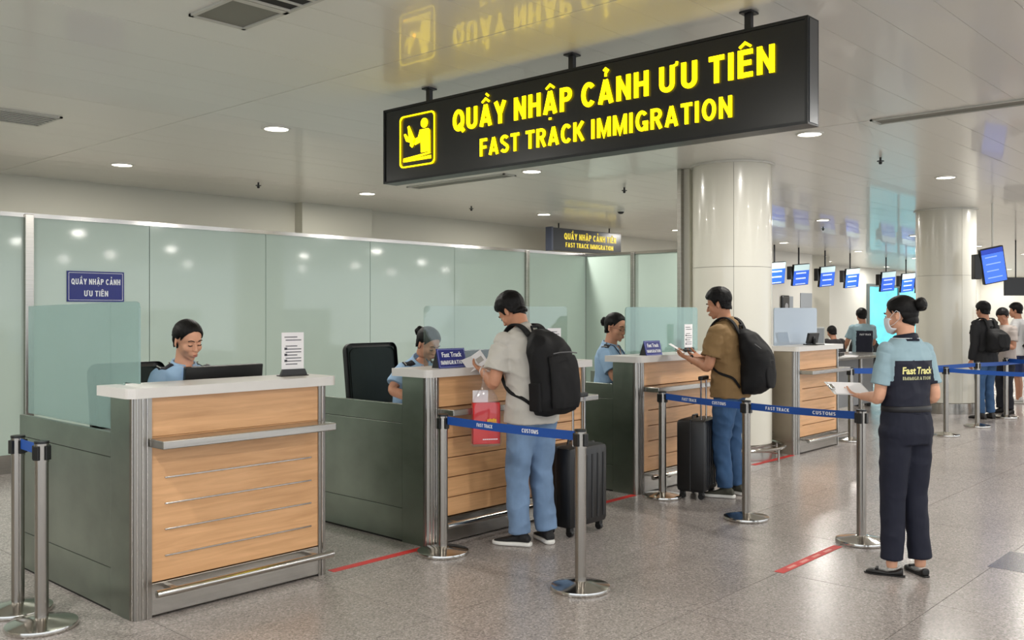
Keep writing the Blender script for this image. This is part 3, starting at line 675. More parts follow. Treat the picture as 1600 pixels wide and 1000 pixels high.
# ------------------------------------------------------------------ luggage
def suitcase(x, y, rz, W_, D_, Hh, label, hb):
    t = thing('suitcase', label, 'suitcase', (x, y, 0), rz, 'black travel suitcases'); SH = mat('black_shell', (17, 17, 19), .4, bump=((40, 40, 40), .1, .003))
    MB().box((-W_/2, -D_/2, .06), (W_/2, D_/2, .06+Hh), .035).build('shell', SH, t, True)
    MB().box((-W_/2-.002, -.006, .07), (W_/2+.002, .006, .05+Hh+.012), .004).build('zip_band', mat('zip', (34, 34, 36), .4), t)
    for s_ in (-1, 1):
        for k in range(6):
            xx = -W_/2+.055+k*(W_-.11)/5; MB().box((xx-.01, s_*D_/2-.004, .11), (xx+.01, s_*D_/2+.004, Hh), .003).build('shell_rib', SH, t)
    for sx in (-1, 1):
        for sy in (-1, 1):
            c = Vector((sx*(W_/2-.05), sy*(D_/2-.045), 0)); MB().box((c.x-.02, c.y-.02, .035), (c.x+.02, c.y+.02, .07), .004).build('wheel_fork', BLACK, t)
            MB().cyl((c.x-.012, c.y, .0265), (c.x+.012, c.y, .0265), .026, n=18).build('wheel', BLACK, t)
    for sx in (-1, 1): MB().cyl((sx*.065-.06, -D_/2+.05, .05+Hh), (sx*.065-.06, -D_/2+.05, hb), .008, n=10).build('handle_tube', STEELH, t)
    MB().box((-.145, -D_/2+.03, hb-.012), (.025, -D_/2+.07, hb+.02), .008).build('handle_grip', BLACK, t)
    MB().tube([(-.06, .02, .058+Hh), (-.05, .02, .085+Hh), (.05, .02, .085+Hh), (.06, .02, .058+Hh)], .009).build('carry_handle', BLACK, t, True)
    MB().box((W_/2-.002, -.03, .3), (W_/2+.006, .03, .34), .002).build('lock', STEEL, t)
suitcase(5.17, 4.13, R(0), .43, .26, .56, 'black suitcase beside the man in pale shirt and light jeans', .97)
suitcase(6.84, 4.15, R(12), .36, .25, .60, 'black hard shell suitcase left of the man in tan shirt', 1.0)

# ------------------------------------------------------------------ far hall
def screen_at(px, y, label, z=2.45, w_=.50, h_=.47, rz=R(-14), tilt=10, rows=3):
    X = y*(cos(TH)+sin(TH)*(px-800)/F)/(sin(TH)-cos(TH)*(px-800)/F)
    t = thing('hanging_monitor', label, 'monitor', (X, y, z), rz, 'blue hanging monitors of the far desks')
    M = Matrix.Rotation(R(tilt), 4, 'X') @ Matrix.Rotation(R(-5), 4, 'Y')
    MB().box((-w_/2-.012, 0, -h_/2-.012), (w_/2+.012, .06, h_/2+.012), .006, M).build('casing', BLACK, t)
    MB().box((-w_/2, -.002, -h_/2), (w_/2, .0, h_/2*.42), 0, M).build('screen', mat('lit_blue_screen', (36, 92, 205), .3, emit=.75, ec=(36, 92, 205)), t)
    MB().box((-w_/2, -.002, h_/2*.42), (w_/2, .0, h_/2), 0, M).build('screen_header', mat('lit_pale_screen', (190, 214, 215), .3, emit=.6), t)
    q = MB()
    for k in range(rows):
        z0 = h_/2*.1-k*.13
        for c in range(7): q.box((-w_*.34+c*w_*.095, -.004, z0), (-w_*.34+c*w_*.095+w_*.07, -.0025, z0+(.035 if k != 2 else .02)), 0, M)
    q.build('screen_text', mat('lit_white_text', (215, 228, 250), .3, emit=.7), t)
    MB().box((-w_/2-.09, .02, -.12), (-w_/2-.012, .14, .2), .01).build('side_box', BLACK, t)
    MB().cyl((-.02, .06, h_/2-.03), (-.02, .06, CEIL-z), .02, n=8).build('hanger_rod', BLACKM, t)
    return t
for px, lb in ((1214, 'leftmost hanging blue monitor, cut by the near column'), (1252, 'second hanging blue monitor from the near column'), (1293, 'third hanging blue monitor from the near column'),
               (1332, 'fourth hanging blue monitor from the near column'), (1388, 'small hanging blue monitor left of the woman in navy'), (1419, 'small hanging blue monitor above the woman in navy'), (1442, 'hanging monitor half hidden by the far column')):
    screen_at(px, 10.2, lb, 2.45 if px < 1350 else 2.42, h_=.5 if px < 1350 else .55, w_=.55 if px < 1350 else .62)
t = thing('hanging_monitor', 'large tilted blue monitor hanging right of the far column', 'monitor', (14.6, 3.95, 2.22), R(-50))
M = Matrix.Rotation(R(-12), 4, 'Y') @ Matrix.Rotation(R(8), 4, 'X')
MB().box((-.17, 0, -.26), (.17, .07, .26), .008, M).build('casing', BLACK, t)
MB().box((-.155, -.002, -.245), (.155, 0, .175), 0, M).build('screen', mat('lit_blue_screen2', (66, 112, 226), .3, emit=.85, ec=(60, 105, 225)), t)
MB().box((-.155, -.002, .178), (.155, 0, .245), 0, M).build('screen_header', mat('lit_navy', (30, 60, 170), .3, emit=.7, ec=(30, 60, 170)), t)
q = MB()
for k in range(4): q.box((-.11, -.004, .12-.1*k), (.10 if k % 2 else .06, -.0025, .135-.1*k), 0, M)
q.build('screen_text', mat('lit_text_blue', (140, 170, 240), .3, emit=.7), t)
MB().box((-.27, .0, -.2), (-.17, .12, .16), .01).build('side_box', BLACK, t); MB().cyl((0, .05, .22), (0, .05, CEIL-2.22), .014, n=8).build('hanger_rod', RIM, t)
t = thing('hanging_monitor', 'black hanging screen edge at the far right', 'monitor', (22.6, 5.66, 2.1), R(-50)); MB().box((-.25, 0, -.2), (.25, .06, .2), .008).build('casing', BLACK, t); MB().cyl((0, .03, .2), (0, .03, CEIL-2.1), .015, n=8).build('hanger_rod', BLACKM, t)
# lit cyan panel on the far wall
dx0, dx1 = 33.5, 38
t = thing('lit_panel', 'tall glowing cyan glass panel on the far wall behind the woman', 'window', (dx0, 13.3, 0))
for k in range(2):
    MB().box((.06+k*2.9, -.06, .1), (2.85+k*2.9, -.03, 2.45)).build('pane', mat('lit_cyan', (96, 214, 232), .2, emit=.6, ec=(96, 214, 232), noise_=((.9, .9, 1.6), .3)), t)
    MB().box((k*2.9-.03, -.1, 0), (k*2.9+.06, 0, 2.55)).build('mullion', mat('mullion_grey', (110, 120, 122), .4, .6), t)
MB().box((0, -.09, 2.45), (5.86, 0, 2.55)).box((0, -.09, 0), (5.86, 0, .1)).build('frame', MAT['mullion_grey'], t)
t = thing('wall_board', 'small pale notice board with blue strip on the far wall', 'board', (24.2, 11.26, 1.55)); MB().box((-.35, 0, 0), (.35, .02, .5)).build('board', mat('board_grey', (150, 156, 162), .5), t); MB().box((-.35, -.01, -.1), (.35, .01, .02)).build('blue_strip', BLUES, t)
q = MB()
for c in range(6): q.box((-.27+c*.09, -.014, -.065), (-.21+c*.09, -.011, -.02))
q.build('lettering', WPRINT, t)
t = thing('wall_board', 'black rounded speaker panel on the far wall beside the near column', 'speaker', (22.9, 11.26, 1.35)); MB().box((-.22, -.05, 0), (.22, .02, .62), .05).build('casing', BLACK, t); MB().cyl((0, -.06, .33), (0, -.05, .33), .09, n=20).build('emblem', mat('pale_emblem', (150, 150, 155), .4), t); MB().box((.24, 0, 0), (.5, .02, .6)).build('side_plate', MAT['board_grey'], t)
# navy standing info board
t = thing('info_board', 'navy standing notice board beside the far column', 'board', (14.25, 5.02, 0), R(-40))
MB().box((-.09, 0, .75), (.09, .02, 1.42), .004).build('board', mat('dull_navy', (52, 58, 104), .5), t); MB().cyl((0, .02, 0), (0, .02, .8), .015, n=8).box((-.15, -.12, 0), (.15, .14, .015)).build('stand', STEEL, t)
q = MB()
for k in range(5): q.box((-.065, -.004, .85+k*.11), (.065, -.001, .89+k*.11))
q.build('printed_lines', mat('pale_blue_print', (140, 150, 185), .6), t)
# steel desk behind the farthest counter
t = thing('service_desk', 'steel service desk behind the farthest counter', 'desk', (12.9, 5.35, 0))
MB().box((-.5, 0, .87), (1.9, .8, .905), .004).build('desk_top', STEEL, t); MB().box((-.45, .4, .12), (1.85, .44, .86)).build('modesty_panel', mat('grey_panel', (150, 152, 155), .5), t)
for x in (-.4, .55, 1.8):
    for y in (.08, .72): MB().cyl((x, y, 0), (x, y, .87), .03, n=12).build('leg', POST, t)
t = thing('computer', 'pale grey desktop screen on the steel desk', 'computer', (12.95, 5.95, .905), R(-35)); MB().box((-.22, 0, .12), (.22, .04, .42), .01).box((-.03, 0, 0), (.03, .03, .14)).box((-.12, -.08, 0), (.12, .1, .012)).build('casing', mat('pale_plastic', (178, 180, 178), .5), t)
MB().box((-.2, -.002, .14), (.2, .0, .4)).build('screen', mat('grey_screen', (130, 135, 138), .3), t)
for k, (x, y, lb) in enumerate(((13.4, 5.6, 'stack of white papers on the steel desk'), (13.1, 5.45, 'loose paper at the near end of the steel desk'))): paperflat(x, y, .907+k*.0, .3, .21, .3*k, lb)
t = thing('telephone', 'black desk telephone on the steel desk', 'telephone', (13.25, 5.72, .905)); MB().box((-.09, -.1, 0), (.09, .1, .05), .01).build('base', BLACK, t); MB().box((-.11, -.03, .05), (.11, .03, .085), .012).build('handset', BLACK, t)
PAR = mat('parcel_paper', (196, 160, 130), .7)
t = thing('shopping_bag', 'beige shopping bag on the floor beside the traveller in white', 'bag', (15.5, 3.4, 0), .4); MB().box((-.2, -.1, 0), (.2, .1, .42), .01).build('bag_body', PAR, t); MB().tube([(-.08, 0, .41), (-.06, 0, .55), (.06, 0, .55), (.08, 0, .41)], .008).build('handle', PAR, t)
t = thing('luggage_trolley', 'small steel luggage trolley behind the belt left of the woman', 'trolley', (11.4, 4.0, 0), .5)
MB().box((-.2, -.2, .12), (.2, .2, .14)).build('platform', STEEL, t); MB().tube([(-.2, .2, .13), (-.2, .25, .8), (.2, .25, .8), (.2, .2, .13)], .012).tube([(-.2, .23, .45), (.2, .23, .45)], .01).build('push_frame', POST, t)
for sx in (-.17, .17):
    for sy in (-.16, .16): MB().cyl((sx-.012, sy, .055), (sx+.012, sy, .055), .055, n=16).build('wheel', BLACK, t)

#PEOPLE#
# ------------------------------------------------------------------ PEOPLE
SKIN = {}
def skin(k, c): return mat('skin_'+k, c, .5, noise_=((30, 30, 30), .05), spec=.35)
def unit(v): v = np.array(v, float); return v/np.linalg.norm(v)
def loft(secs, n=20, p=2.3):
    """secs: (centre, xaxis, yaxis, rx, ry); closed superellipse tube with flat ends"""
    vs, fs = [], []
    for c, ax, ay, rx, ry in secs:
        for i in range(n):
            a = 2*pi*i/n; ca, sa = cos(a), sin(a)
            x = math.copysign(abs(ca)**(2/p), ca)*rx; y = math.copysign(abs(sa)**(2/p), sa)*ry
            vs.append(np.array(c)+np.array(ax)*x+np.array(ay)*y)
    for k in range(len(secs)-1):
        for i in range(n): fs.append((k*n+i, k*n+(i+1) % n, (k+1)*n+(i+1) % n, (k+1)*n+i))
    fs.append(tuple(range(n))[::-1]); fs.append(tuple(range((len(secs)-1)*n, len(secs)*n)))
    return vs, fs
def limb(pts, radii, n=16, ref=(0, 0, 1), flat=1.0):
    pts = [np.array(p, float) for p in pts]; secs = []
    for i, p in enumerate(pts):
        t = unit(pts[min(i+1, len(pts)-1)]-pts[max(i-1, 0)]); r = np.array(ref, float)
        if abs(np.dot(r, t)) > .92: r = np.array((0, 1., 0)) if abs(t[1]) < .9 else np.array((1., 0, 0))
        ax = unit(np.cross(t, r)); ay = np.cross(t, ax); secs.append((p, ax, ay, radii[i], radii[i]*flat))
    return loft(secs, n, 2)
def subdiv(pts, radii, k=4):
    """smooth (Catmull-Rom) resample of a chain"""
    P_ = [np.array(p, float) for p in pts]; P_ = [2*P_[0]-P_[1]]+P_+[2*P_[-1]-P_[-2]]; R_ = [radii[0]]+list(radii)+[radii[-1]]; o, r = [], []
    for i in range(1, len(P_)-2):
        for j in range(k):
            t = j/k; a, b, c, d = P_[i-1:i+3]
            o.append(.5*((2*b)+(c-a)*t+(2*a-5*b+4*c-d)*t*t+(3*b-a-3*c+d)*t**3)); r.append(R_[i]*(1-t)+R_[i+1]*t)
    o.append(P_[-2]); r.append(R_[-2]); return o, r
def ell(c, r, Rm=None, u=20, v=12):
    vs, fs = [], []
    for j in range(1, v):
        for i in range(u):
            q = np.array((r[0]*sin(pi*j/v)*cos(2*pi*i/u), r[1]*sin(pi*j/v)*sin(2*pi*i/u), r[2]*cos(pi*j/v)))
            vs.append(q)
    vs.append(np.array((0, 0, r[2]))); vs.append(np.array((0, 0, -r[2]))); T, B = len(vs)-2, len(vs)-1
    for j in range(v-2):
        for i in range(u): fs.append((j*u+i, (j+1)*u+i, (j+1)*u+(i+1) % u, j*u+(i+1) % u))
    for i in range(u): fs.append((T, i, (i+1) % u)); fs.append((B, (v-2)*u+(i+1) % u, (v-2)*u+i))
    if Rm is not None: vs = [Rm @ q for q in vs]
    return [np.array(c)+q for q in vs], fs
def xf(pr, f): return [f(v) for v in pr[0]], pr[1]
def cap(a, b, ra, rb):
    a, b = np.array(a, float), np.array(b, float); t = unit(b-a)
    return limb([a-t*ra, a-t*ra*.87, a-t*ra*.5, a, b, b+t*rb*.5, b+t*rb*.87, b+t*rb], [ra*.05, ra*.5, ra*.87, ra, rb, rb*.87, rb*.5, rb*.05], 12)
def blob(name, prims, vox, it, m, parent, wr=0, wf=(9, 9, 5), post=None):
    vs, fs = [], []
    for v, f in prims:
        k = len(vs); vs += [tuple(x) for x in v]; fs += [tuple(i+k for i in q) for q in f]
    me = bpy.data.meshes.new(name); me.from_pydata(vs, [], fs); 
    bm = bmesh.new(); bm.from_mesh(me); bmesh.ops.recalc_face_normals(bm, faces=bm.faces); bm.to_mesh(me); bm.free()
    o = bpy.data.objects.new('tmp', me); COL.objects.link(o)
    r = o.modifiers.new('r', 'REMESH'); r.mode = 'VOXEL'; r.voxel_size = vox; r.use_smooth_shade = True
    if it: s = o.modifiers.new('s', 'SMOOTH'); s.factor = .5; s.iterations = it
    bpy.context.view_layer.update()
    m2 = bpy.data.meshes.new_from_object(o.evaluated_get(bpy.context.evaluated_depsgraph_get())); bpy.data.objects.remove(o); bpy.data.meshes.remove(me)
    m2.name = name; m2.materials.clear()
    n = len(m2.vertices); co_ = np.empty(n*3, 'f'); m2.vertices.foreach_get('co', co_); co_ = co_.reshape(-1, 3)
    if wr:
        no = np.empty(n*3, 'f'); m2.vertices.foreach_get('normal', no); no = no.reshape(-1, 3)
        seed = random.uniform(0, 50)
        d = np.array([1-2*abs(noise.noise(Vector((x*wf[0]+seed, y*wf[1], z*wf[2])))) + .5*noise.noise(Vector((x*wf[0]*2.3, y*wf[1]*2.3+seed, z*wf[2]*2.6))) for x, y, z in co_.tolist()])
        co_ = co_+no*(d-.5)[:, None]*wr
    if post:
        if isinstance(post, tuple):
            ed = np.empty(len(m2.edges)*2, 'i'); m2.edges.foreach_get('vertices', ed); ed = ed.reshape(-1, 2); W_ = post[1](co_)[:, None]; co_ = co_.astype('d'); dg = np.zeros((n, 1)); np.add.at(dg, ed[:, 0], 1); np.add.at(dg, ed[:, 1], 1)
            for _ in range(16):
                a_ = np.zeros_like(co_); np.add.at(a_, ed[:, 0], co_[ed[:, 1]]); np.add.at(a_, ed[:, 1], co_[ed[:, 0]]); co_ = co_+W_*.6*(a_/np.maximum(dg, 1)-co_)
            post = post[0]
        co_ = post(co_)
    m2.vertices.foreach_set('co', co_.astype('f').ravel()); m2.update()
    return link(name, m2, m, parent, True)

def hand(wr, d, nrm, side, curl=.35, sc=1.0, curls=None):
    """wrist, direction of the palm, palm normal (towards the gripped side), side = unit vector towards the thumb"""
    wr = np.array(wr, float); d = unit(d); nrm = unit(np.array(nrm)-np.dot(nrm, d)*d); s = unit(np.cross(d, nrm))
    if np.dot(s, side) < 0: s = -s
    pr = [loft([(wr-d*.012*sc, s, nrm, .025*sc, .019*sc), (wr+d*.02*sc, s, nrm, .031*sc, .018*sc), (wr+d*.055*sc, s, nrm, .040*sc, .016*sc), (wr+d*.088*sc, s, nrm, .041*sc, .012*sc)], 16, 2.6)]
    for i, (off, ln) in enumerate(((.033, .068), (.011, .077), (-.012, .072), (-.034, .056))):
        p = wr+(d*.086+s*off)*sc; a = 0
        spread = off*.35; cu = curls[i] if curls else curl
        for k, (fr_, r0) in enumerate(((.46, .0083), (.30, .0074), (.24, .0065))):
            a += cu*(.8, 1.2, .8)[k]*1.1
            q = p+(d*cos(a)+nrm*sin(a)+s*spread*.5)*ln*fr_*sc; pr.append(cap(p, q, r0*sc, (r0-.0008)*sc)); p = q
    p = wr+(d*.022+s*.026)*sc; q = p+(d*.6+s*.62+nrm*.35)*.044*sc; r_ = q+(d*.8+s*.15+nrm*.55)*.032*sc; e = r_+(d*.75-s*.1+nrm*.6)*.024*sc
    pr += [cap(p, q, .0135*sc, .0105*sc), cap(q, r_, .0100*sc, .0088*sc), cap(r_, e, .0086*sc, .0072*sc)]
    return pr

class Body:
    def __init__(s, P_, N, head, female=False, X=(1, 0, 0), C=None):
        s.P, s.N = np.array(P_, float), np.array(N, float); s.C = (s.P+s.N)/2 if C is None else np.array(C, float)
        s.X = unit(X); s.f = female; s.hp = np.array(head[0], float)
        s.R = np.array(Matrix.Rotation(R(head[1]), 3, 'Z') @ Matrix.Rotation(R(-head[2]), 3, 'X') @ Matrix.Rotation(R(head[3] if len(head) > 3 else 0), 3, 'Y'))
    def tm(s, p):
        """rest torso coordinates (z .93 pelvis .. 1.45 neck base) to the posed body"""
        x, y, z = p; t = (z-.93)/.52
        if t < 0: c = s.P+2*(s.C-s.P)*t; g = s.C-s.P
        elif t > 1: c = s.N+2*(s.N-s.C)*(t-1); g = s.N-s.C
        else: c = (1-t)**2*s.P+2*t*(1-t)*s.C+t*t*s.N; g = (1-t)*(s.C-s.P)+t*(s.N-s.C)
        g = unit(g); yv = unit(np.cross(g, s.X)); return c+s.X*x+yv*y
    def hl(s, p): return s.hp+s.R @ np.array(p, float)
def torso_prims(B, grow=0, zmin=.80, loose=0, zmax=9):
    f = B.f
    if f: T = [(.78, .168, .118, -.005), (.86, .170, .120, -.008), (.95, .158, .108, -.004), (1.06, .132, .095, .0), (1.16, .140, .100, .004), (1.25, .158, .112, .012), (1.33, .166, .098, .004), (1.385, .148, .076, -.002), (1.42, .108, .062, -.006), (1.445, .072, .054, -.006), (1.475, .045, .045, -.004)]
    else: T = [(.78, .165, .118, 0), (.86, .168, .120, 0), (.95, .160, .115, 0), (1.06, .155, .112, .0), (1.16, .168, .116, .0), (1.27, .188, .122, .004), (1.35, .193, .108, .0), (1.395, .172, .084, -.004), (1.43, .12, .068, -.006), (1.452, .08, .060, -.006), (1.48, .050, .050, -.004)]
    se = []
    for z, rx, ry, cy in T:
        if z < zmin or z > zmax: continue
        g = grow+(loose*max(0, min(1, (1.2-z)/.3)) if loose else 0)
        se.append(((0, cy, z), (1, 0, 0), (0, 1, 0), rx+g, ry+g))
    z, rx, ry, cy = T[0]
    if not se or se[0][0][2] > zmin+.001: se.insert(0, ((0, 0, zmin), (1, 0, 0), (0, 1, 0), se[0][3], se[0][4]))
    return xf(loft(se, 32, 2.35), B.tm)
def head_prims(B):
    f = B.f; k = .96 if f else 1.0
    E_ = [((0, -.012, .032), (.077, .096, .085)), ((0, .020, -.033), (.061, .066, .076)), ((0, .026, -.074), (.046 if f else .050, .050, .034)), ((0, .066, -.100), (.019, .018, .014)),
          ((.036, .058, -.030), (.026, .024, .028)), ((-.036, .058, -.030), (.026, .024, .028)), ((.027, .079, .021), (.024, .013, .008)), ((-.027, .079, .021), (.024, .013, .008)),
          ((0, .076, -.066), (.027, .018, .020)), ((.010, .097, -.036), (.009, .009, .007)), ((-.010, .097, -.036), (.009, .009, .007)), ((0, .096, -.060), (.019, .007, .0055)), ((0, .093, -.073), (.017, .008, .007))]
    out = [xf(ell(c, r), lambda p: B.hl(p*k)) for c, r in E_]
    out.append(xf(cap((0, .088, .002), (0, .102, -.033), .0075, .0100), lambda p: B.hl(p*k)))
    for s in (-1, 1):
        Rm = np.array(Matrix.Rotation(R(-s*22), 3, 'Z') @ Matrix.Rotation(R(12), 3, 'X'))
        out.append(xf(ell((s*.0795, -.006, -.008), (.0055, .017, .031), Rm), lambda p: B.hl(p*k))); out.append(xf(ell((s*.0775, .0, -.030), (.006, .009, .010)), lambda p: B.hl(p*k)))
        out.append(xf(ell((s*.031, .074, .0), (.0135, .012, .0105)), lambda p: B.hl(p*k)))
    a, b = B.hl((0, -.022, -.05)), B.tm((0, -.008, 1.435)); m_ = (a+b)/2
    r = .050 if f else .058
    out.append(limb([a, m_, b, B.tm((0, -.004, 1.40))], [r, r, r*1.12, r*1.35], 20))
    return out
def eye_push(B):
    def f(co_):
        L = (co_-B.hp) @ B.R            # into head space
        k = .96 if B.f else 1.0; L = L/k
        for s in (-1, 1):
            d2 = ((L[:, 0]-s*.031)/.017)**2+((L[:, 2]-.010)/.0055)**2+((L[:, 1]-.085)/.03)**2; L[:, 1] -= .0045*np.exp(-d2)
            d2 = ((L[:, 0]-s*.031)/.018)**2+((L[:, 2]+.013)/.005)**2+((L[:, 1]-.08)/.03)**2; L[:, 1] -= .003*np.exp(-d2)
            d2 = ((L[:, 0]-s*.088)/.012)**2+((L[:, 1]-.0)/.009)**2+((L[:, 2]+.004)/.018)**2; L[:, 0] -= s*.0035*np.exp(-d2)
        d2 = ((L[:, 0])/.024)**2+((L[:, 2]+.0665)/.0018)**2+((L[:, 1]-.1)/.03)**2; L[:, 1] -= .0035*np.exp(-d2)
        return (L*k) @ B.R.T+B.hp
    return f
def head_soft(B):
    def f(co_):
        L = (co_-B.hp) @ B.R; g = lambda c, r: np.exp(-(((L-np.array(c))/np.array(r))**2).sum(1))
        w = (L[:, 2] > -.16)*1.0*(np.linalg.norm(L, axis=1) < .19)
        k = 1-.92*g((0, .105, -.03), (.020, .03, .030)); k *= 1-.7*g((0, .1, -.067), (.022, .03, .014))
        for s in (-1, 1): k = k*(1-.9*g((s*.08, -.003, -.01), (.016, .03, .045)))*(1-.7*g((s*.031, .085, 0), (.018, .03, .012)))
        return w*np.clip(k, 0, 1)
    return f
def face_bits(B, par, down=True, mask=False, glasses=False, brow=(22, 16, 13), lip=(158, 88, 80)):
    k = .96 if B.f else 1.0
    MBR = mat('brow_dark', brow, .8); h = lambda p: Vector(B.hl(np.array(p)*k))
    for s in (-1, 1):
        pts = [h((s*x, y, z)) for x, y, z in ((.013, .0935, .021), (.022, .0945, .0265), (.033, .0895, .028), (.045, .079, .022))]
        m = MB(); m.tube(pts, .0027 if B.f else .0025, 8); m.build('eyebrow', MBR, par, True)
        m = MB()
        if down:
            m.tube([h((s*x, y, z)) for x, y, z in ((.0175, .0825, -.0055), (.025, .0868, -.0085), (.034, .0862, -.0088), (.0435, .0795, -.0050))], .0021, 6); m.build('eyelashes', MBR, par, True)
        else:
            m.ball(h((s*.031, .0765, -.001)), (.0105, .0105, .0105), 14, 10); m.build('eye', mat('eye_white', (225, 220, 214), .3), par, True)
            MB().ball(h((s*.0315, .0865, -.0015)), (.0042, .0022, .0042), 12, 8).build('iris', MBR, par, True)
            MB().tube([h((s*x, y, z)) for x, y, z in ((.019, .0830, .001), (.027, .0885, .0065), (.035, .0875, .0065), (.0435, .0805, .001))], .0015, 6).build('eyelashes', MBR, par, True)
    if not mask:
        LM = mat('lips_%d' % lip[0], lip, .45); m = MB()
        Rm = Matrix(B.R.tolist()).to_4x4()
        m.ball(h((0, .1005, -.0615)), (.0170, .0036, .0026), 18, 8, Rm); m.ball(h((0, .0985, -.0715)), (.0150, .0040, .0034), 18, 8, Rm); m.build('lips', LM, par, True)
    if mask:
        MM = mat('surgical_mask_white', (226, 230, 234), .8); vs, fs = [], []; n, mm = 14, 14
        for j in range(mm+1):
            z = .030-.0-.145*j/mm
            z = .004-.120*j/mm
            for i in range(n+1):
                a = (i/n-.5)*2; x = a*.066; b = .112-.050*abs(a)**2.2-.020*((j/mm-.42)*1.6)**2-.012*(j == 0)-(.022 if j/mm > .85 else 0)*(j/mm-.85)/.15
                zz = z*(1-.45*abs(a)**2)-.022*abs(a)**2
                vs.append(tuple(B.hl(np.array((x*(1-.18*(j/mm)), b, zz))*k)))
        for j in range(mm):
            for i in range(n): q = j*(n+1)+i; fs.append((q, q+1, q+n+2, q+n+1))
        me = bpy.data.meshes.new('face_mask'); me.from_pydata(vs, [], fs); o = link('face_mask', me, MM, par, True); so = o.modifiers.new('s', 'SOLIDIFY'); so.thickness = .002
        for s in (-1, 1):
            MB().tube([h((s*.066, .062, -.022)), h((s*.074, .03, .005)), h((s*.082, -.002, .027)), h((s*.086, -.022, .012)), h((s*.082, -.018, -.025)), h((s*.070, .03, -.055)), h((s*.058, .058, -.062))], .0013, 6).build('mask_loop', MM, par, True)
    if glasses:
        GM = mat('glasses_frame', (92, 60, 44), .35); m = MB()
        for s in (-1, 1):
            pts = [h((s*(.0315+.021*cos(a)), .099-.006*abs(cos(a))*(cos(a) > 0), -.002+.0145*sin(a))) for a in [2*pi*i/16 for i in range(17)]]; m.tube(pts, .0012, 6)
            m.tube([h((s*.0525, .094, .002)), h((s*.080, .02, .004)), h((s*.083, -.015, .0))], .0013, 6)
        m.tube([h((-.0105, .1, .001)), h((0, .103, .004)), h((.0105, .1, .001))], .0012, 6); m.build('glasses', GM, par, True)
HEADE = [(np.array(a_), np.array(b_)) for a_, b_ in (((0, -.012, .032), (.077, .096, .085)), ((0, .020, -.033), (.061, .066, .076)), ((0, -.030, -.045), (.062, .064, .075)), ((0, -.012, .0), (.0745, .086, .070)))]
def hair(B, par, style, m, seed=1, thick=.012):
    k = .96 if B.f else 1.0; nu, nv = (144, 120) if par.name.split('.')[-1] in ('person', '001', '002', '003', '004', '005') else (80, 60); vs, fs = [], []
    if style == 'pulled': xs_, zs_ = [-.12, -.06, -.034, -.020, .010, .034, .062, .085, .12], [-.078, -.066, -.042, .006, .012, .038, .070, .084, .087]
    elif style == 'bangs': xs_, zs_ = [-.12, -.06, -.035, -.005, .018, .04, .062, .085, .12], [-.085, -.070, -.055, -.03, .0, .030, .040, .044, .046]
    else: xs_, zs_ = [-.12, -.07, -.045, -.024, -.014, .008, .020, .030, .048, .07, .12], [-.070, -.062, -.050, -.030, .018, .010, -.014, .020, .046, .056, .058]
    c = np.array((0, -.012, .01))
    for j in range(nv+1):
        ph = pi*j/nv
        for i in range(nu):
            a = 2*pi*i/nu; u = np.array((sin(ph)*cos(a), sin(ph)*sin(a), cos(ph))); dm = 0
            for ce_, ra_ in HEADE:
                A_ = u/ra_; Bv = (c-ce_)/ra_; aa, bb, cc = A_@A_, A_@Bv, Bv@Bv-1; q_ = bb*bb-aa*cc
                if q_ > 0: dm = max(dm, (-bb+math.sqrt(q_))/aa)
            p = c+u*dm
            line = np.interp(p[1], xs_, zs_)+(.006*noise.noise(Vector((p[0]*60, p[1]*60, seed))) if style != 'pulled' else .002*noise.noise(Vector((p[0]*60, p[1]*60, seed))))
            if style == 'pulled' and p[1] > .03: line -= 5.5*p[0]**2
            e = (p[2]-line)/(.004 if style == 'short' else .003); t = max(0, min(1, e)); t = t*t*(3-2*t); e2 = max(0, min(1, (p[2]-line)/(.030 if style == 'pulled' else .016))); e2 = e2**.6
            th = thick if p[2] < .06 or style == 'pulled' else thick*(1+.5*(p[2]-.06)/.05)
            if style == 'short': th = th*(.55+.9*max(0, min(1, (p[2]+.01)/.07)))+.0035*noise.noise(Vector((p[0]*34, p[1]*34, p[2]*34+seed)))+.002*noise.noise(Vector((p[0]*90, p[1]*90, p[2]*50)))
            else: th = th*.75+.0012*noise.noise(Vector((p[0]*150+seed, p[1]*20, p[2]*60)))
            q = p+u*((.0015+th*e2)*t-.014*(1-t)); vs.append(tuple(B.hl(q*k)))
    for j in range(nv):
        for i in range(nu): fs.append((j*nu+i, (j+1)*nu+i, (j+1)*nu+(i+1) % nu, j*nu+(i+1) % nu))
    me = bpy.data.meshes.new('hair'); me.from_pydata(vs, [], fs); o = link('hair', me, m, par, True); return o
def bun(B, par, m, c=(0, -.128, .03), r=(.040, .034, .040), acc=None):
    k = .96; vs = []
    pr = [xf(ell(c, r, None, 28, 18), lambda p: B.hl(p*k))]
    for i in range(5):
        a = i*2*pi/5; pr.append(xf(ell((c[0]+.018*cos(a), c[1]-.010, c[2]+.018*sin(a)), (r[0]*.62, r[1]*.6, r[2]*.62)), lambda p: B.hl(p*k)))
    pr.append(xf(ell((c[0], c[1]+.028, c[2]), (r[0]*.75, .02, r[2]*.75)), lambda p: B.hl(p*k)))
    blob('hair_bun', pr, .0045, 2, m, par, wr=.0018, wf=(60, 60, 60))
    if acc: MB().tube([Vector(B.hl(np.array(q)*k)) for q in ((c[0]-.03, c[1]+.012, c[2]+.022), (c[0], c[1]+.006, c[2]+.042), (c[0]+.03, c[1]+.012, c[2]+.022))], .004, 8).build('hair_clip', acc, par, True)
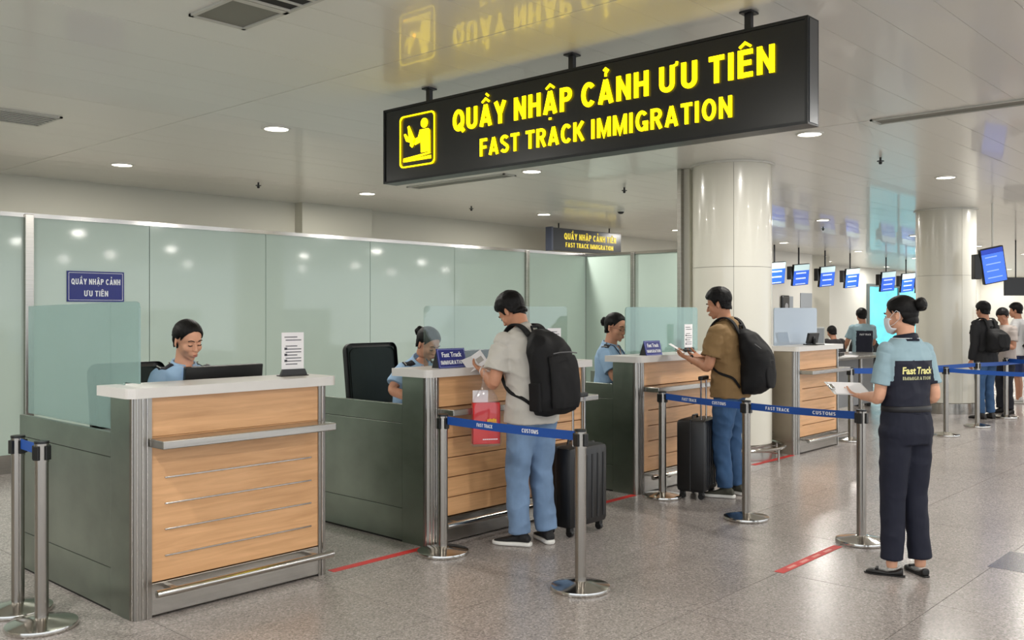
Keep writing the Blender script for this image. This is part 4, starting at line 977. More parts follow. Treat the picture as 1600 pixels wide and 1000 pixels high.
def shoe(par, pos, ang, kind, L=.27):
    """pos: heel-to-toe centre on the ground under the ankle; ang: toe direction from +Y"""
    M = Matrix.Translation((pos[0], pos[1], pos[2] if len(pos) > 2 else 0)) @ Matrix.Rotation(ang, 4, 'Z'); f = lambda p: np.array(M @ Vector(p)); k = L/.27
    U = {'sneaker': mat('black_knit_shoe', (20, 20, 22), .75), 'olive': mat('olive_knit_shoe', (66, 66, 56), .8), 'flat': mat('black_leather', (20, 18, 18), .45), 'dark': mat('dark_shoe', (30, 28, 28), .6), 'white': mat('white_shoe', (200, 198, 195), .6)}[kind]
    out = [(-.075, .033), (-.06, .038), (-.02, .036), (.03, .038), (.08, .046), (.12, .046), (.155, .036), (.178, .02)]
    if kind == 'flat': out = [(y*.97, x*.86) for y, x in out]
    top = [(-.075, .055), (-.05, .075), (-.01, .085), (.04, .070), (.09, .050), (.13, .042), (.160, .032), (.178, .018)]
    if kind == 'flat': top = [(-.075, .05), (-.05, .05), (-.01, .030), (.04, .022), (.09, .030), (.13, .032), (.16, .026), (.175, .014)]
    z0 = .028 if kind in ('sneaker', 'olive', 'white') else .008
    t = bpy.data.objects.new('shoe', None); COL.objects.link(t); t.parent = par; t.empty_display_size = .05
    se = [((0, y*k, (z0+h_)/2), (1, 0, 0), (0, 0, 1), x*k*.96, max(.006, (h_-z0)/2+.004)) for (y, x), (_, h_) in zip(out, top)]
    pr = [xf(loft(se, 20, 2.4), f)]
    if kind != 'flat': pr.append(xf(limb([(0, -.02*k, .05), (0, -.02*k, .105)], [.040, .036]), f))
    blob('upper', pr, .006, 3, U, t)
    se = [((0, y*k, z0/2+.001), (1, 0, 0), (0, 0, 1), x*k*1.02, z0/2+.001) for y, x in [(-.088, .018)]+out+[(.186, .010)]]
    SM = mat('white_sole', (222, 220, 215), .5) if z0 > .02 else mat('black_sole', (14, 14, 14), .6)
    blob('sole', [xf(loft(se, 20, 4), f)], .006, 1, SM, t)
    if kind == 'flat': MB().ball(M @ Vector((0, .085, .038)), (.012, .008, .006)).ball(M @ Vector((.014, .085, .038)), (.012, .008, .007)).ball(M @ Vector((-.014, .085, .038)), (.012, .008, .007)).build('bow', U, t, True)

def person(label, loc, rz, S_, B, arms, legs, kit, vox=.0042, group=None):
    """arms: (side, shoulder, elbow, wrist, handdir, palmnormal, thumbside, curl); legs: (hip, knee, ankle, toe)"""
    t = thing('person', label, 'person', loc, rz, group); t.scale = (S_, S_, S_); k = kit; sk = skin(k.get('skin', 'a'), k.get('skinc', (205, 152, 124)))
    far = k.get('far', False); vf = 2.0 if far else 1.0
    pr = head_prims(B)+[torso_prims(B, -.034 if k.get('bare') else -.02, .82 if k.get('bare') else .95)]
    for a in arms:
        sd, sh, el, wr = a[:4]; sh, el, wr = (np.array(q, float) for q in (sh, el, wr)); f_ = .86 if B.f else 1.0
        fa = wr-el; up = el-sh
        P_, R_ = subdiv([sh, sh+up*.5, el, el+fa*.35, wr], [.050*f_, .045*f_, .040*f_, .041*f_, .026*f_], 5); pr.append(limb(P_, R_, 18))
        pr.append(ell(sh-np.array((0, 0, .01)), (.044*f_,)*3)); pr += hand(wr, a[4], a[5], a[6], a[7], .92 if B.f else 1.0, a[8] if len(a) > 8 else None)
    if k.get('bare'):
        for l in legs: pr.append(limb([l[0], l[1]], [.052, .045], 14)); pr.append(limb(*subdiv([l[1], (np.array(l[1])+np.array(l[2]))/2+np.array((0, -.012, .03)), l[2], (l[2][0], l[2][1], l[2][2]-.05)], k['bare'], 5), 16))
    blob('body', pr, vox*vf, 3, sk, t, post=None if far else (eye_push(B), head_soft(B)))
    # shirt
    g = k.get('loose', .012); zmin = k.get('hem', .80); sm = k['shirt']
    pr = [torso_prims(B, g, zmin, k.get('flare', .0), 1.46)]
    sl = k.get('sleeve', .62); sr = k.get('sleeve_r', (.068, .070, .072))
    for a in arms:
        sh, el, wr = (np.array(q, float) for q in a[1:4]); up = el-sh
        inn = B.tm((a[0]*.10, -.002, 1.395))
        s0 = .050 if B.f else .063
        if sl <= 1:
            P_, R_ = subdiv([inn-np.array((0, 0, .02)), sh+(inn-sh)*.3-np.array((0, 0, .012)), sh+up*.12, sh+up*.4, sh+up*sl], [s0*.85, s0, s0*1.05, sr[1]*.96, sr[2]], 4); pr.append(limb(P_, R_, 20)); pr.append(ell(sh-np.array((0, 0, .008)), (s0*1.05, s0*1.1, s0)))
        else:
            P_, R_ = subdiv([inn, sh, sh+up*.5, el, el+(wr-el)*.5, el+(wr-el)*.93], [.05, sr[0], sr[1], sr[1]*.92, sr[2]*.86, sr[2]*.72], 5); pr.append(limb(P_, R_, 18))
    so = blob('shirt', pr, k.get('svox', .0062)*vf, 4 if not far else 1, sm, t, wr=k.get('wrinkle', .006), wf=k.get('wf', (11, 11, 6)))
    if k.get('vee') and not far:
        so.data.materials.append(sk); gN = unit(B.N-B.C); yv = unit(np.cross(gN, B.X))
        for p in so.data.polygons:
            c = np.array(p.center)-B.N; zz = c@gN; xx = abs(c@B.X); yy = c@yv
            if yy > .02 and zz > -.085 and xx < (zz+.085)*.50+.001: p.material_index = 1
    # collar
    cn = B.tm((0, -.004, 1.452)); r0 = .060 if B.f else .067
    if k.get('collar') and not far:
        cm = k['collar'][1]; vs, fs = [], []; n = 28
        for i in range(n+1):
            a = pi/2+R(20)+(2*pi-R(40))*i/n; fr_ = abs(i/n-.5)*2
            for rr, zz in ((r0, 1.437), (r0+.003, 1.437+.040-.014*fr_), (r0+.007, 1.437+.042-.014*fr_), (r0+.022+.004*fr_, 1.437-.002-(.030*max(0, fr_-.6)/.4 if k['collar'][0] == 'point' else 0)), (r0+.019, 1.435)):
                vs.append(tuple(B.tm((rr*cos(a), rr*sin(a)*1.0-.006+(.014*fr_ if rr > r0+.01 else 0), zz-.016*fr_))))
        for i in range(n):
            for c in range(4): q = i*5+c; fs.append((q, q+5, q+6, q+1))
        me = bpy.data.meshes.new('collar'); me.from_pydata(vs, [], fs); o = link('collar', me, cm, so, True); s_ = o.modifiers.new('s', 'SOLIDIFY'); s_.thickness = .003
    # trousers
    tmat = k['trousers']; rr = k.get('leg_r', (.092, .086, .066, .060, .062))
    pr = [xf(loft([((0, 0, z), (1, 0, 0), (0, 1, 0), rx, ry) for z, rx, ry in ((.80, .150, .105), (.86, .166, .118), (.93, .166, .116), (k.get('waist', .99), .150, .106))], 24, 2.3), B.tm)]
    for l in legs:
        hp, kn, an = (np.array(q, float) for q in l[:3]); end = k.get('leg_end', 1.0)
        if end < 1: an = kn; P_ = [hp, (hp+kn)/2, hp+(kn-hp)*1.0]; R_ = [rr[0], rr[1], rr[1]*.98]
        else: P_ = [hp, (hp+kn)/2, kn, (kn+an)/2, an]; R_ = list(rr)
        P_, R_ = subdiv(P_, R_, 6); pr.append(limb(P_, R_, 22))
        pr.append(ell(hp, (rr[0]*1.04, rr[0]*1.1, rr[0])))
    tr = blob('trousers', pr, .0075*vf, 3 if not far else 1, tmat, t, wr=k.get('twr', .009), wf=(8, 8, 8))
    for l in legs:
        an = l[2]; shoe(t, (an[0], an[1]+.0, l[4] if len(l) > 4 else 0), R(l[3]), k.get('shoe', 'dark'), .235 if B.f else .27)
    # hair
    hm = mat('hair_black', (11, 9, 9), .55, bump=((160, 160, 30), .35, .003), spec=.22); hair(B, t, k.get('hair', 'short'), hm, random.random()*9, .010 if B.f else .014)
    if k.get('bun'): bun(B, t, hm, *k['bun'])
    if not far: face_bits(B, t, k.get('down', True), k.get('mask', False), k.get('glasses', False))
    return t, so, tr
def drape_text(so, s, w_, cap_, org, xd, yd, nrm, m, name='lettering'):
    """print that follows the cloth: org = left end of baseline in body space"""
    me = stroke_text(s, .2) if s.isupper() else text_me(s, .03); v = np.empty(len(me.vertices)*3, 'f'); me.vertices.foreach_get('co', v); v = v.reshape(-1, 3); x0, x1 = v[:, 0].min(), v[:, 0].max()
    org, xd, yd, nrm = Vector(org), Vector(xd).normalized(), Vector(yd).normalized(), Vector(nrm).normalized()
    bm = bmesh.new(); bm.from_mesh(me); bmesh.ops.triangulate(bm, faces=bm.faces)
    bvh = BVHTree.FromPolygons([vv.co for vv in so.data.vertices], [p.vertices[:] for p in so.data.polygons])
    for q in bm.verts:
        p = org+xd*((q.co.x-x0)/(x1-x0)*w_)+yd*(q.co.y*cap_/(1 if s.isupper() else .69)); h_ = bvh.ray_cast(p+nrm*.25, -nrm); q.co = (h_[0] if h_[0] else p)+nrm*.003
    bm.to_mesh(me); bm.free(); me.name = name; return link(name, me, m, so)
def strip(pts, w_, th, m, name, parent, wd=None):
    """flat strap along points; wd = width direction"""
    P_, _ = subdiv(pts, [1]*len(pts), 5); secs = []
    for i, p in enumerate(P_):
        t = unit(P_[min(i+1, len(P_)-1)]-P_[max(i-1, 0)]); ax = np.array(wd, float); ax = unit(ax-np.dot(ax, t)*t); secs.append((p, ax, np.cross(t, ax), w_/2, th/2))
    v, f = loft(secs, 12, 4); me = bpy.data.meshes.new(name); me.from_pydata([tuple(x) for x in v], [], f); return link(name, me, m, parent, False)
def world_of(t):
    return Matrix.Translation(t.location) @ Matrix.Rotation(t.rotation_euler.z, 4, 'Z') @ Matrix.Diagonal((*t.scale, 1))
def carried(name, label, cat, t, base, rz=0):
    """top-level thing whose children are written in the person's body space"""
    W_ = world_of(t); b_ = W_ @ Vector(base); e = thing(name, label, cat, b_)
    h_ = e; e.rotation_euler = (0, 0, t.rotation_euler.z); e.scale = t.scale
    return e, Vector(base)
def shift(o, base): o.location = -Vector(base); return o

def backpack(t, B, label, w_=.16, z0=.90, z1=1.40, dep=.09, yb=-.115, round_=False):
    e, base = carried('backpack', label, 'backpack', t, B.tm((0, yb-dep, z0)))
    N_ = 14; se = []
    for i in range(N_+1):
        u = i/N_; z = z0+(z1-z0)*u
        top = max(0, (u-.55)/.45); bot = max(0, (.12-u)/.12)
        wf_ = math.sqrt(max(.02, 1-(top**2.6)*.88))*math.sqrt(max(.02, 1-bot**2*.5))
        df = math.sqrt(max(.02, 1-(top**2.0)*.86))*math.sqrt(max(.02, 1-bot**2*.55))*(.86+.25*sin(pi*min(1, u*1.15)) if round_ else 1)
        se.append(((0, yb-dep*df, z), (1, 0, 0), (0, 1, 0), w_*wf_, dep*df))
    shift(blob('main_pack', [xf(loft(se, 36, 3.2 if not round_ else 2.5), B.tm)], .0075, 4, FABB, e, wr=.010, wf=(7, 7, 5)), base)
    if not round_:
        se = [((.01, yb-2*dep-.012*sin(pi*i/8)**.5, z0+.05+(.27)*i/8), (1, 0, 0), (0, 1, 0), w_*.78*(1 if 0 < i < 8 else .9), .022) for i in range(9)]
        shift(blob('front_pocket', [xf(loft(se, 28, 3.5), B.tm)], .007, 3, FABB, e, wr=.004), base)
        pk = MB(); pk.tube([Vector(B.tm(q)) for q in ((-.10, yb-2*dep-.040, z0+.325), (-.04, yb-2*dep-.046, z0+.33), (.05, yb-2*dep-.046, z0+.33), (.12, yb-2*dep-.036, z0+.325))], .004, 8); shift(pk.build('zip', mat('zip_grey', (96, 96, 98), .4), e, True), base)
        sd = MB(); shift(blob('side_pocket', [xf(loft([((-w_*.98, yb-dep*.9, z0+.03+.16*i/5), (1, 0, 0), (0, 1, 0), .016, .055) for i in range(6)], 18, 3), B.tm)], .006, 3, FABB, e), base)
    else:
        for k, (za, sgn) in enumerate(((z1-.10, 1), (z1-.16, 1))):
            pk = MB(); pts = [Vector(B.tm((w_*.8*sin(a), yb-dep-dep*(1.03-.10*k*0)*abs(cos(a))**.7, za-.10*(abs(cos(a)))))) for a in [-1.3+2.6*i/12 for i in range(13)]]
            pk.tube(pts, .0042, 8); shift(pk.build('zip', mat('zip_grey', (96, 96, 98), .4), e, True), base)
        se = [((0, yb-2*dep*.98-.008, z0+.06+.20*i/8), (1, 0, 0), (0, 1, 0), w_*.66*math.sqrt(max(.1, sin(pi*(.12+.76*i/8)))), .022) for i in range(9)]
        shift(blob('front_pocket', [xf(loft(se, 28, 2.6), B.tm)], .007, 3, FABB, e, wr=.004), base)
    for s in (-1, 1):
        pts = [B.tm(q) for q in ((s*.075, yb-.03, z1-.035), (s*.085, -.105, 1.43), (s*.092, -.045, 1.476), (s*.100, .035, 1.458), (s*.112, .108, 1.37), (s*.128, .142, 1.25), (s*.150, .118, 1.12), (s*.188, .02, 1.03), (s*.17, -.09, .985), (s*.13, yb-.02, z0+.06))]
        shift(strip(pts[:6], .058, .014, FABB, 'shoulder_strap', e, (1, 0, 0)), base)
        shift(strip(pts[5:], .024, .005, FABB, 'lower_strap', e, (0.6, 0, .8)), base)
    hp = [Vector(B.tm(q)) for q in ((-.03, yb-.02, z1-.02), (-.03, yb-.02, z1+.035), (.03, yb-.02, z1+.035), (.03, yb-.02, z1-.02))]
    shift(MB().tube(hp, .008).build('grab_handle', FABB, e, True), base)
    return e

# ---- colours
TEE1 = mat('pale_grey_tee', (196, 192, 184), .85, bump=((220, 220, 220), .1, .002)); TEE2 = mat('tan_tee', (136, 108, 70), .85, bump=((220, 220, 220), .1, .002))
JEAN1 = mat('light_blue_jeans', (112, 138, 170), .85, noise_=((7, 7, 5), .22), bump=((400, 400, 400), .15, .002)); JEAN2 = mat('mid_blue_jeans', (52, 84, 122), .85, noise_=((7, 7, 5), .25), bump=((400, 400, 400), .15, .002))
NAVY = mat('navy_trousers', (10, 15, 36), .8); NAVYB = mat('navy_back_panel', (10, 15, 36), .75); LBLUE = mat('pale_blue_polo', (142, 168, 178), .8)
OFFB = mat('officer_blue_shirt', (156, 188, 220), .75, bump=((260, 260, 260), .08, .002)); OFFT = mat('officer_navy_trousers', (22, 26, 44), .8); EPA = mat('navy_epaulet', (18, 20, 32), .7)
YPR = mat('pale_yellow_print', (232, 226, 150), .6)

# ---- man at the second counter
B1 = Body((0, 0, .93), (0, .115, 1.425), ((0, .205, 1.555), 14, 40), C=(0, -.005, 1.19))
leg1 = [((.085, -.01, .88), (.095, .02, .48), (.10, -.03, .085), -22), ((-.085, 0, .88), (-.095, .045, .48), (-.105, .02, .085), 30)]
sR, sL = B1.tm((.178, 0, 1.385)), B1.tm((-.178, 0, 1.385))
arms1 = [(1, sR, (.235, .17, 1.10), (.10, .375, 1.17), (-.75, .6, .12), (-.35, -.2, .9), (0, .3, 1), .45), (-1, sL, (-.26, .10, 1.085), (-.19, .30, 1.16), (.45, .85, .10), (.3, -.15, .95), (0, .2, 1), .5)]
t1, sh1, tr1 = person('man in pale grey t-shirt and light jeans with a black backpack at the second counter', (4.70, 4.12, 0), R(-5), 1.0, B1, arms1, leg1,
    dict(shirt=TEE1, trousers=JEAN1, shoe='sneaker', hem=.82, loose=.018, flare=.014, sleeve=.72, sleeve_r=(.078, .084, .088), leg_r=(.100, .094, .080, .076, .074), collar=('round', TEE1), wrinkle=.010, wf=(7, 7, 12), skinc=(196, 140, 110), twr=.009, leg_top=.9))
backpack(t1, B1, 'black square topped backpack worn by the man in pale grey t-shirt', .165, .885, 1.385, .092)
MB().tube([Vector(np.array((-.20, .275, 1.15))+np.array(q)*1.0) for q in [(0.030*cos(a), .012*sin(a)*0+.0, .030*sin(a)) for a in [2*pi*i/14 for i in range(15)]]], .004, 8).build('wristband', mat('white_band', (225, 225, 225), .5), t1, True)
e, base = carried('travel_document', 'open white travel document held by the man at the second counter', 'paper', t1, (-.14, .42, 1.19))
Md = frame((-.185, .335, 1.168), (.74, -.67, 0), (.33, .37, .87), (-.58, -.64, .50)) @ Matrix.Rotation(R(32), 4, 'Z')
shift(MB().box((-.078, 0, -.0015), (0, .11, 0), .0004, Md @ Matrix.Rotation(R(14), 4, 'Y')).box((0, 0, -.0015), (.078, .11, 0), .0004, Md @ Matrix.Rotation(R(-14), 4, 'Y')).build('pages', PAPER, e), base)
shift(MB().box((.012, .03, .0002), (.06, .07, .001), 0, Md @ Matrix.Rotation(R(-14), 4, 'Y')).build('photo_page_print', mat('page_print', (170, 165, 160), .6), e), base)
e['label'] = 'open white travel document held by the man at the second counter'
e, base = carried('shopping_bag', 'red and clear plastic shopping bag hanging from the left hand', 'bag', t1, (-.25, .19, .66))
Mb = frame((-.25, .19, .66), (.88, -.47, 0), (0, 0, 1), (-.47, -.88, 0))
RED = mat('red_carton', (214, 14, 18), .35)
shift(MB().box((-.092, .015, -.03), (.092, .29, .03), .004, Mb).build('red_carton', RED, e), base)
shift(MB().box((-.085, .272, -.025), (.02, .37, -.018), .001, Mb).build('paper_sheet', PAPER, e), base)
bg = bmesh.new(); rows = []
for z, wx, wy in ((0, .098, .036), (.02, .104, .042), (.27, .098, .036), (.33, .075, .03), (.39, .035, .018), (.44, .018, .010)):
    rows.append([bg.verts.new(Mb @ Vector((math.copysign(abs(cos(a))**.5, cos(a))*wx, z, math.copysign(abs(sin(a))**.5, sin(a))*wy))) for a in [2*pi*i/20 for i in range(20)]])
for i in range(5):
    for j in range(20): bg.faces.new((rows[i][j], rows[i][(j+1) % 20], rows[i+1][(j+1) % 20], rows[i+1][j]))
bg.faces.new(rows[0]); mb = MB(); mb.b = bg; shift(mb.build('plastic_bag', BAGG, e, True), base)
shift(MB().tube([Mb @ Vector(q) for q in ((-.02, .43, .0), (-.012, .50, 0), (.012, .50, 0), (.02, .43, 0))], .006).build('handle', BAGG, e, True), base)
q = MB()
for c in range(5): q.box((.0+c*.013, .165, .044), (.010+c*.013, .182+.004*(c % 2), .045), 0, Mb)
q.box((0, .158, .044), (.064, .162, .045), 0, Mb); shift(q.build('yellow_print', mat('yellow_print', (240, 190, 60), .5), e), base)
q = MB()
for c in range(8): q.box((-.03+c*.013, .045, .044), (-.021+c*.013, .052, .045), 0, Mb)
shift(q.build('white_lettering', WPRINT, e), base)

# ---- man in tan
B2 = Body((0, 0, .93), (0, .055, 1.44), ((0, .105, 1.585), 16, 14), C=(0, .0, 1.19))
leg2 = [((.085, 0, .88), (.09, .02, .48), (.095, -.02, .085), -14), ((-.085, 0, .88), (-.095, .04, .48), (-.10, .01, .085), 12)]
sR, sL = B2.tm((.18, 0, 1.385)), B2.tm((-.18, 0, 1.385))
arms2 = [(1, sR, (.245, .09, 1.09), (.12, .31, 1.135), (-.7, .65, .15), (-.35, -.1, .9), (0, .3, 1), .45), (-1, sL, (-.245, .09, 1.08), (-.12, .32, 1.135), (.4, .85, .18), (.3, -.1, .95), (0, .3, 1), .5)]
t2, sh2, tr2 = person('man in tan t-shirt and blue jeans with a rounded backpack at the third counter', (7.04, 3.95, 0), R(7), 1.02, B2, arms2, leg2,
    dict(shirt=TEE2, trousers=JEAN2, shoe='olive', hem=.82, loose=.020, flare=.01, sleeve=.74, sleeve_r=(.078, .084, .088), leg_r=(.100, .092, .076, .066, .062), collar=('round', TEE2), wrinkle=.011, wf=(7, 7, 12), skin='b', skinc=(190, 136, 106), twr=.013))
backpack(t2, B2, 'large rounded black backpack worn by the man in tan t-shirt', .155, .85, 1.36, .112, round_=True)
MB().tube([Vector((-.155+.0+.030*cos(a)*.5, .275+.03*cos(a)*.6, 1.128+.033*sin(a))) for a in [2*pi*i/14 for i in range(15)]], .007, 8).build('wristwatch', BLACK, t2, True)
e, base = carried('travel_document', 'white paper held by the man in tan t-shirt', 'paper', t2, (-.10, .45, 1.18))
shift(MB().box((-.07, 0, 0), (.07, .15, .002), .0005, frame((-.05, .39, 1.175), (.95, .3, 0), (-.25, .80, .50), (0, -.5, .85))).build('sheet', PAPER, e), base)
e, base = carried('mobile_phone', 'black phone held with the paper by the man in tan t-shirt', 'phone', t2, (.03, .42, 1.19))
shift(MB().box((-.035, 0, 0), (.035, .14, .009), .003, frame((.02, .36, 1.188), (.95, .3, 0), (-.3, .9, .1), (0, -.1, 1))).build('casing', BLACK, e), base)

# ---- woman in navy
B3 = Body((0, 0, .93), (0, .012, 1.45), ((-.006, .038, 1.588), 30, 10), True, C=(0, .012, 1.19))
leg3 = [((.078, 0, .88), (.082, .02, .48), (.088, -.02, .10), -10), ((-.078, 0, .88), (-.078, .025, .48), (-.09, .02, .10), 44)]
sR, sL = B3.tm((.142, -.005, 1.385)), B3.tm((-.142, -.005, 1.385))
arms3 = [(1, sR, (.178, -.04, 1.09), (.10, .19, 1.05), (-.6, .75, .05), (-.3, 0, .95), (0, .3, 1), .4), (-1, sL, (-.185, .025, 1.09), (-.135, .235, 1.075), (.0, .98, .10), (.1, -.1, 1), (-1, 0, .3), .30)]
t3, sh3, tr3 = person('woman in navy and pale blue uniform with hair bun and face mask, back turned', (5.63, 2.0, 0), R(-28), .968, B3, arms3, leg3,
    dict(shirt=LBLUE, trousers=NAVY, shoe='flat', wf=(8, 8, 10), hem=.985, loose=.014, sleeve=.74, sleeve_r=(.056, .058, .062), leg_r=(.096, .088, .074, .070, .068), waist=1.035, collar=('round', NAVYB), wrinkle=.006, svox=.0046, skin='c', skinc=(214, 162, 134), hair='pulled', bun=((0, -.130, .045), (.046, .040, .044), mat('blue_clip', (40, 60, 110), .4)), mask=True, twr=.005, bare=(.045, .04, .034, .03), down=False))
sh3.data.materials.append(NAVYB)
for p in sh3.data.polygons:
    c = p.center
    if c.z < 1.315 and abs(c.x) < .142-.0*c.z and c.y < .0 or c.z < 1.19 and abs(c.x) < .158: p.material_index = 1
MB().lathe([(1, 0)]).b.free()
v, f = xf(loft([((0, -.003, z), (1, 0, 0), (0, 1, 0), .148+g_, .112+g_) for z, g_ in ((1.0, .002), (1.003, .006), (1.033, .006), (1.036, .002))], 36, 2.3), B3.tm)
me = bpy.data.meshes.new('belt'); me.from_pydata([tuple(x) for x in v], [], f); link('belt', me, mat('black_belt', (16, 17, 24), .5), tr3, True)
MB().tube([Vector(B3.tm((.079*cos(a), .077*sin(a)-.006, 1.446))) for a in [pi/2+R(30)+(2*pi-R(60))*i/20 for i in range(21)]], .0022, 6).build('collar_stripe', WPRINT, sh3, True)
drape_text(sh3, 'Fast Track', .215, .040, (-.105, 0, 1.235), (1, 0, 0), (0, 0, 1), (0, -1, 0), YPR)
drape_text(sh3, 'IMMIGRATION', .205, .020, (-.103, 0, 1.198), (1, 0, 0), (0, 0, 1), (0, -1, 0), mat('pale_outline_print', (190, 190, 150), .6))
e, base = carried('clipboard', 'white clipboard held flat by the woman in navy uniform', 'clipboard', t3, (-.20, .42, 1.11))
Mc = frame((-.115, .345, 1.112), (.32, .90, .30), (-.94, .33, .03), (-.10, -.29, .95))
shift(MB().box((-.105, -.09, 0), (.105, .15, .004), .002, Mc).build('board', mat('board_pale', (205, 205, 205), .4), e), base)
shift(MB().box((-.098, -.08, .0045), (.098, .135, .0065), .0005, Mc).build('paper', PAPER, e), base)
shift(MB().box((-.04, .122, .006), (.04, .148, .016), .003, Mc).build('clip', STEELH, e), base)

# ---- seated officers
def officer(label, loc, rz, S_, lean, head, arms, seat=.66, **kw):
    P_ = np.array((0, 0, seat+.10)); N = P_+np.array((0, lean, .50-.3*abs(lean))); hp = N+np.array(head[0])
    B = Body(P_, N, (hp, head[1], head[2], head[3] if len(head) > 3 else 0), True, C=P_+np.array((0, lean*.2, .26)))
    A = []
    for s in (-1, 1):
        sh = B.tm((s*.148, -.004, 1.382)); el, wr, hd = arms[0 if s < 0 else 1]; A.append((s, sh, el, wr, hd, (0, 0, -1), (-s, 0, 0), .25))
    legs = [((s*.085, .02, seat+.06), (s*.10, .42, seat+.05), (s*.10, .40, seat-.36), 0, seat-.44) for s in (-1, 1)]
    k = dict(shirt=OFFB, trousers=OFFT, hem=.93, loose=.014, sleeve=.74, sleeve_r=(.058, .064, .068), collar=('point', OFFB), vee=True, wrinkle=.006, hair='pulled', skin='d', skinc=(205, 152, 124), svox=.0055)
    k.update(kw); t, so, tr = person(label, loc, rz, S_, B, A, legs, k)
    bvh = BVHTree.FromPolygons([vv.co for vv in so.data.vertices], [p.vertices[:] for p in so.data.polygons])
    for s in (-1, 1):
        vs = []; rows_ = 8; m = MB(); bm = m.b; gr = []
        for i in range(rows_+1):
            x = s*(.078+.088*i/rows_); hw = .026-.004*i/rows_; row = []
            for y in (-hw, -hw/3, hw/3, hw):
                p = Vector(B.tm((x, y-.004, 1.6))); dn = (Vector(B.tm((x, y-.004, 1.2)))-p).normalized(); h_ = bvh.ray_cast(p, dn); row.append(bm.verts.new((h_[0] if h_[0] else p+dn*.2)-dn*.006))
            gr.append(row)
        for i in range(rows_):
            for c in range(3): bm.faces.new((gr[i][c], gr[i+1][c], gr[i+1][c+1], gr[i][c+1]))
        o = m.build('epaulet', EPA, so); so_ = o.modifiers.new('s', 'SOLIDIFY'); so_.thickness = .008
        a = (gr and o.data.vertices) ; pc = o.data.vertices[1*4+1].co.copy(); pc.z += .006; pd = o.data.vertices[7*4+1].co.copy(); pd.z += .004
        MB().ball(pc, (.006, .006, .004), 10, 6).build('button', STEELH, o, True); q1, q2 = o.data.vertices[7*4].co.copy(), o.data.vertices[7*4+3].co.copy(); q1.z += .005; q2.z += .005
        MB().tube([q1, q2], .003, 6).build('silver_bar', mat('silver_braid', (190, 190, 185), .5), o)
    return t, so, B
z = .66
tA, soA, BA = officer('young woman officer in light blue shirt looking down behind the nearest counter', (2.73, 5.14, 0), R(180), 1.0, .03, ((0, .045, .140), 2, 18, 4),
    [((-.22, .10, .99), (-.13, .33, .955), (.1, 1, -.05)), ((.22, .10, .99), (.13, .33, .955), (-.1, 1, -.05))], skinc=(212, 158, 130), hair='pulled', bun=((0, -.115, -.005), (.034, .030, .034)))
tB, soB, BB = officer('woman officer with hair bun bending to her desk behind the second counter', (4.555, 5.20, 0), R(178), 1.0, .14, ((0, .075, .128), 0, 30, 3),
    [((-.20, .20, .97), (-.12, .43, .925), (.2, 1, -.05)), ((.25, .12, 1.0), (.21, .34, .925), (-.2, 1, -.05))], skin='e', skinc=(200, 146, 118), bun=((0, -.128, .030), (.036, .034, .038)), seat=.64)
tC, soC, BC = officer('woman officer wearing glasses and lanyard behind the third counter', (6.90, 5.13, 0), R(197), 1.12, .03, ((0, .040, .140), -22, 12, 0),
    [((-.20, .14, .86), (-.08, .36, .86), (.3, 1, -.05)), ((.21, .14, .86), (.12, .36, .86), (-.3, 1, -.05))], skin='e', bun=((0, -.128, .020), (.040, .034, .040)), glasses=True, seat=.53)
LAN = mat('navy_lanyard', (24, 32, 66), .6)
for s in (-1, 1):
    pts = [Vector(BC.tm((s*x, y, zz))) for x, y, zz in ((.068, -.02, 1.462), (.066, .052, 1.44), (.050, .112, 1.36), (.035, .138, 1.27), (.012, .133, 1.13), (.004, .128, 1.09))]
    MB().tube(pts, .004, 6).build('lanyard', LAN, soC, True)
MB().box((-.035, .135, -.05), (.035, .142, .05), .002, Matrix.Translation(Vector(BC.tm((0, -.005, 1.05))))).build('id_card', PAPER, soC)
chair(2.68, 5.36, R(183), 'black office chair behind the young woman officer at the nearest counter', .64, .60)
chair(4.47, 5.20, R(180), 'black mesh office chair behind the second counter', .60, .72, .50)
chair(6.85, 5.40, R(190), 'black office chair under the officer with glasses', .56, .5)

# ---- travellers and staff in the far hall
def far_person(label, loc, rz, S_, shirt, trousers, hairst='short', sleeve=.7, seatz=None, head=(0, 8), arms=None, lean=.02, **kw):
    if seatz is None:
        B = Body((0, 0, .93), (0, lean, 1.45), ((0, lean+.03, 1.588), *head), kw.get('female', False)); legs = [((s*.085, 0, .88), (s*.09, .02, .48), (s*.1, 0, .085), -s*12) for s in (-1, 1)]
    else:
        P_ = np.array((0, 0, seatz+.1)); N = P_+np.array((0, lean, .5-.5*abs(lean))); B = Body(P_, N, (N+np.array((0, .03+lean*.3, .135)), *head), kw.get('female', False)); legs = [((s*.085, .02, seatz+.06), (s*.10, .42, seatz+.05), (s*.10, .40, .085), 0) for s in (-1, 1)]
    A = []
    for s in (-1, 1):
        sh = B.tm((s*.18, 0, 1.385)); a = arms or ((.23, .05, -.29), (.14, .27, -.24), (-.3, .9, .1))
        el = sh+np.array((s*(a[0][0]-.18), a[0][1], a[0][2])); wr = sh+np.array((s*(a[1][0]-.18), a[1][1], a[1][2])); A.append((s, sh, el, wr, (s*a[2][0], a[2][1], a[2][2]), (0, 0, 1) if arms is None else (-s, 0, 0), (0, 0, 1) if arms is None else (0, 1, 0), .4))
    k = dict(shirt=shirt, trousers=trousers, sleeve=sleeve, hair=hairst, far=True, hem=.82, loose=.016, skin='f', skinc=(180, 130, 104), shoe=kw.get('shoe', 'dark')); k.update(kw.get('kit', {}))
    return (*person(label, loc, rz, S_, B, A, legs, k, vox=.0045), B)
BLK = mat('black_jacket', (22, 22, 25), .8); DKT = mat('dark_trousers', (34, 36, 44), .8); WTE = mat('white_tee', (222, 222, 224), .85)
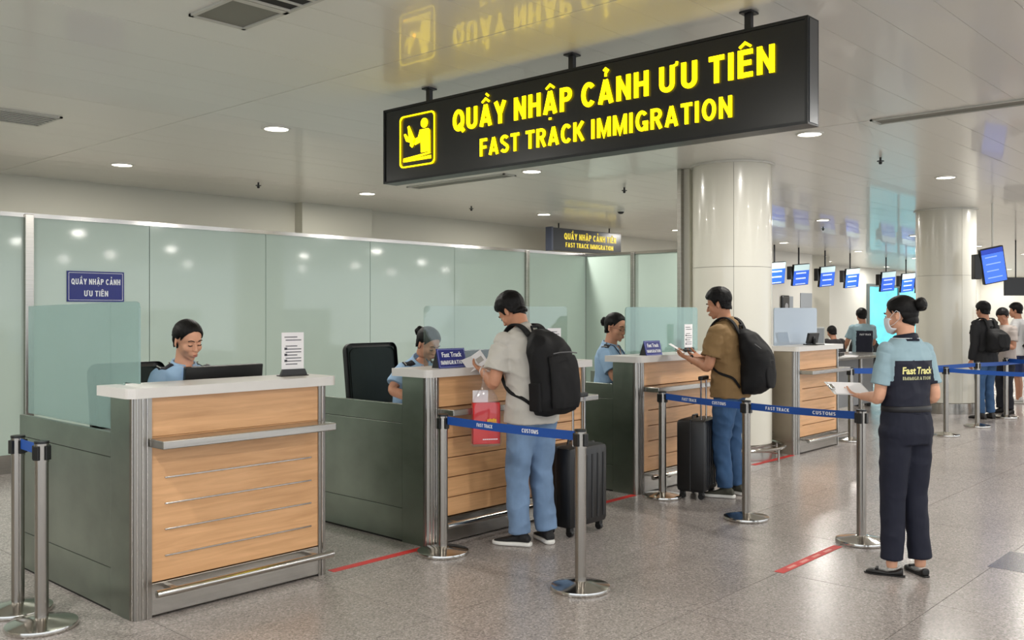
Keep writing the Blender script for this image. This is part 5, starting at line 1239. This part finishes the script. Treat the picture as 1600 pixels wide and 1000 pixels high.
hang = ((.22, -.02, -.29), (.21, .05, -.53), (0, .2, -1))
tE, sE, trE, BE = far_person('man in black jacket seen from behind at the right, black backpack on', (13.60+1.0, 4.18-.12, 0), R(-25), .985, BLK, JEAN2, sleeve=2, arms=hang, kit=dict(sleeve_r=(.07, .068, .07)))
backpack(tE, BE, 'slouching black backpack on the man in black jacket at the right', .19, .98, 1.32, .10, round_=True)
tF, sF, _, _ = far_person('boy in pale shirt looking down beyond the man in black jacket', (15.55, 4.05, 0), R(60), .93, mat('pale_shirt', (170, 160, 155), .85), DKT, head=(20, 25))
tG, sG, _, BG = far_person('man in white t-shirt and dark shorts at the right edge, dark sling strap', G(1592, 630)+Vector((0, 0, 0)), R(8), .985, WTE, mat('navy_shorts', (32, 44, 84), .8), shoe='white', kit=dict(leg_end=.5, bare=(.052, .050, .036, .03)))
shift(strip([BG.tm(q) for q in ((.16, .04, 1.40), (.14, -.12, 1.40), (.05, -.150, 1.25), (-.08, -.150, 1.08), (-.17, -.08, .98))], .035, .006, FABB, 'sling_strap', tG, (0, 1, 0)), (0, 0, 0))
tH, sH, _, _ = far_person('person in black top partly cut by the right edge', G(1622, 634), R(20), .95, BLK, DKT, sleeve=2, arms=hang)
tD, sD, _, BD = far_person('staff member with navy back panel standing at the steel desk', (15.2, 6.10, 0), R(-45), .93, LBLUE, NAVY, arms=((.24, .08, -.27), (.18, .26, -.34), (-.2, .9, -.2)), head=(0, 12))
sD.data.materials.append(NAVYB)
for p in sD.data.polygons:
    c = p.center
    if c.z < 1.33 and abs(c.x) < .15 and c.y < .03: p.material_index = 1
drape_text(sD, 'FAST TRACK', .20, .03, (-.10, 0, 1.25), (1, 0, 0), (0, 0, 1), (0, -1, 0), WPRINT)
far_person('man in black jacket bending over papers behind the farthest counter', (15.9, 7.45, 0), R(150), 1.0, BLK, DKT, sleeve=2, seatz=.50, lean=.22, head=(0, 30))
far_person('dark haired person seated behind the grey desktop screen', (16.6, 7.15, 0), R(-30), .98, mat('dark_grey_top', (46, 44, 48), .8), DKT, sleeve=2, seatz=.50, head=(0, 20), lean=.08, female=True, hairst='bangs')
far_person('seated person in black between the grey screen and the staff member', (17.3, 6.9, 0), R(-60), 1.0, BLK, DKT, sleeve=2, seatz=.46, head=(0, 30), lean=.10)
for (x, y, rz, lb) in ((15.9, 7.45, 150, 'man bending over papers'), (16.6, 7.15, -30, 'dark haired person by the grey screen'), (17.3, 6.9, -60, 'person in black beside the staff member')):
    t = thing('stool', 'black stool under the seated '+lb, 'stool', (x, y, 0)); MB().cyl((0, 0, .42), (0, 0, .48 if rz > 0 or rz == -30 else .44), .17, n=24).build('seat', FABB, t); MB().cyl((0, 0, 0), (0, 0, .42), .025, n=10).cyl((0, 0, 0), (0, 0, .02), .18, n=24).build('pedestal', POST, t)
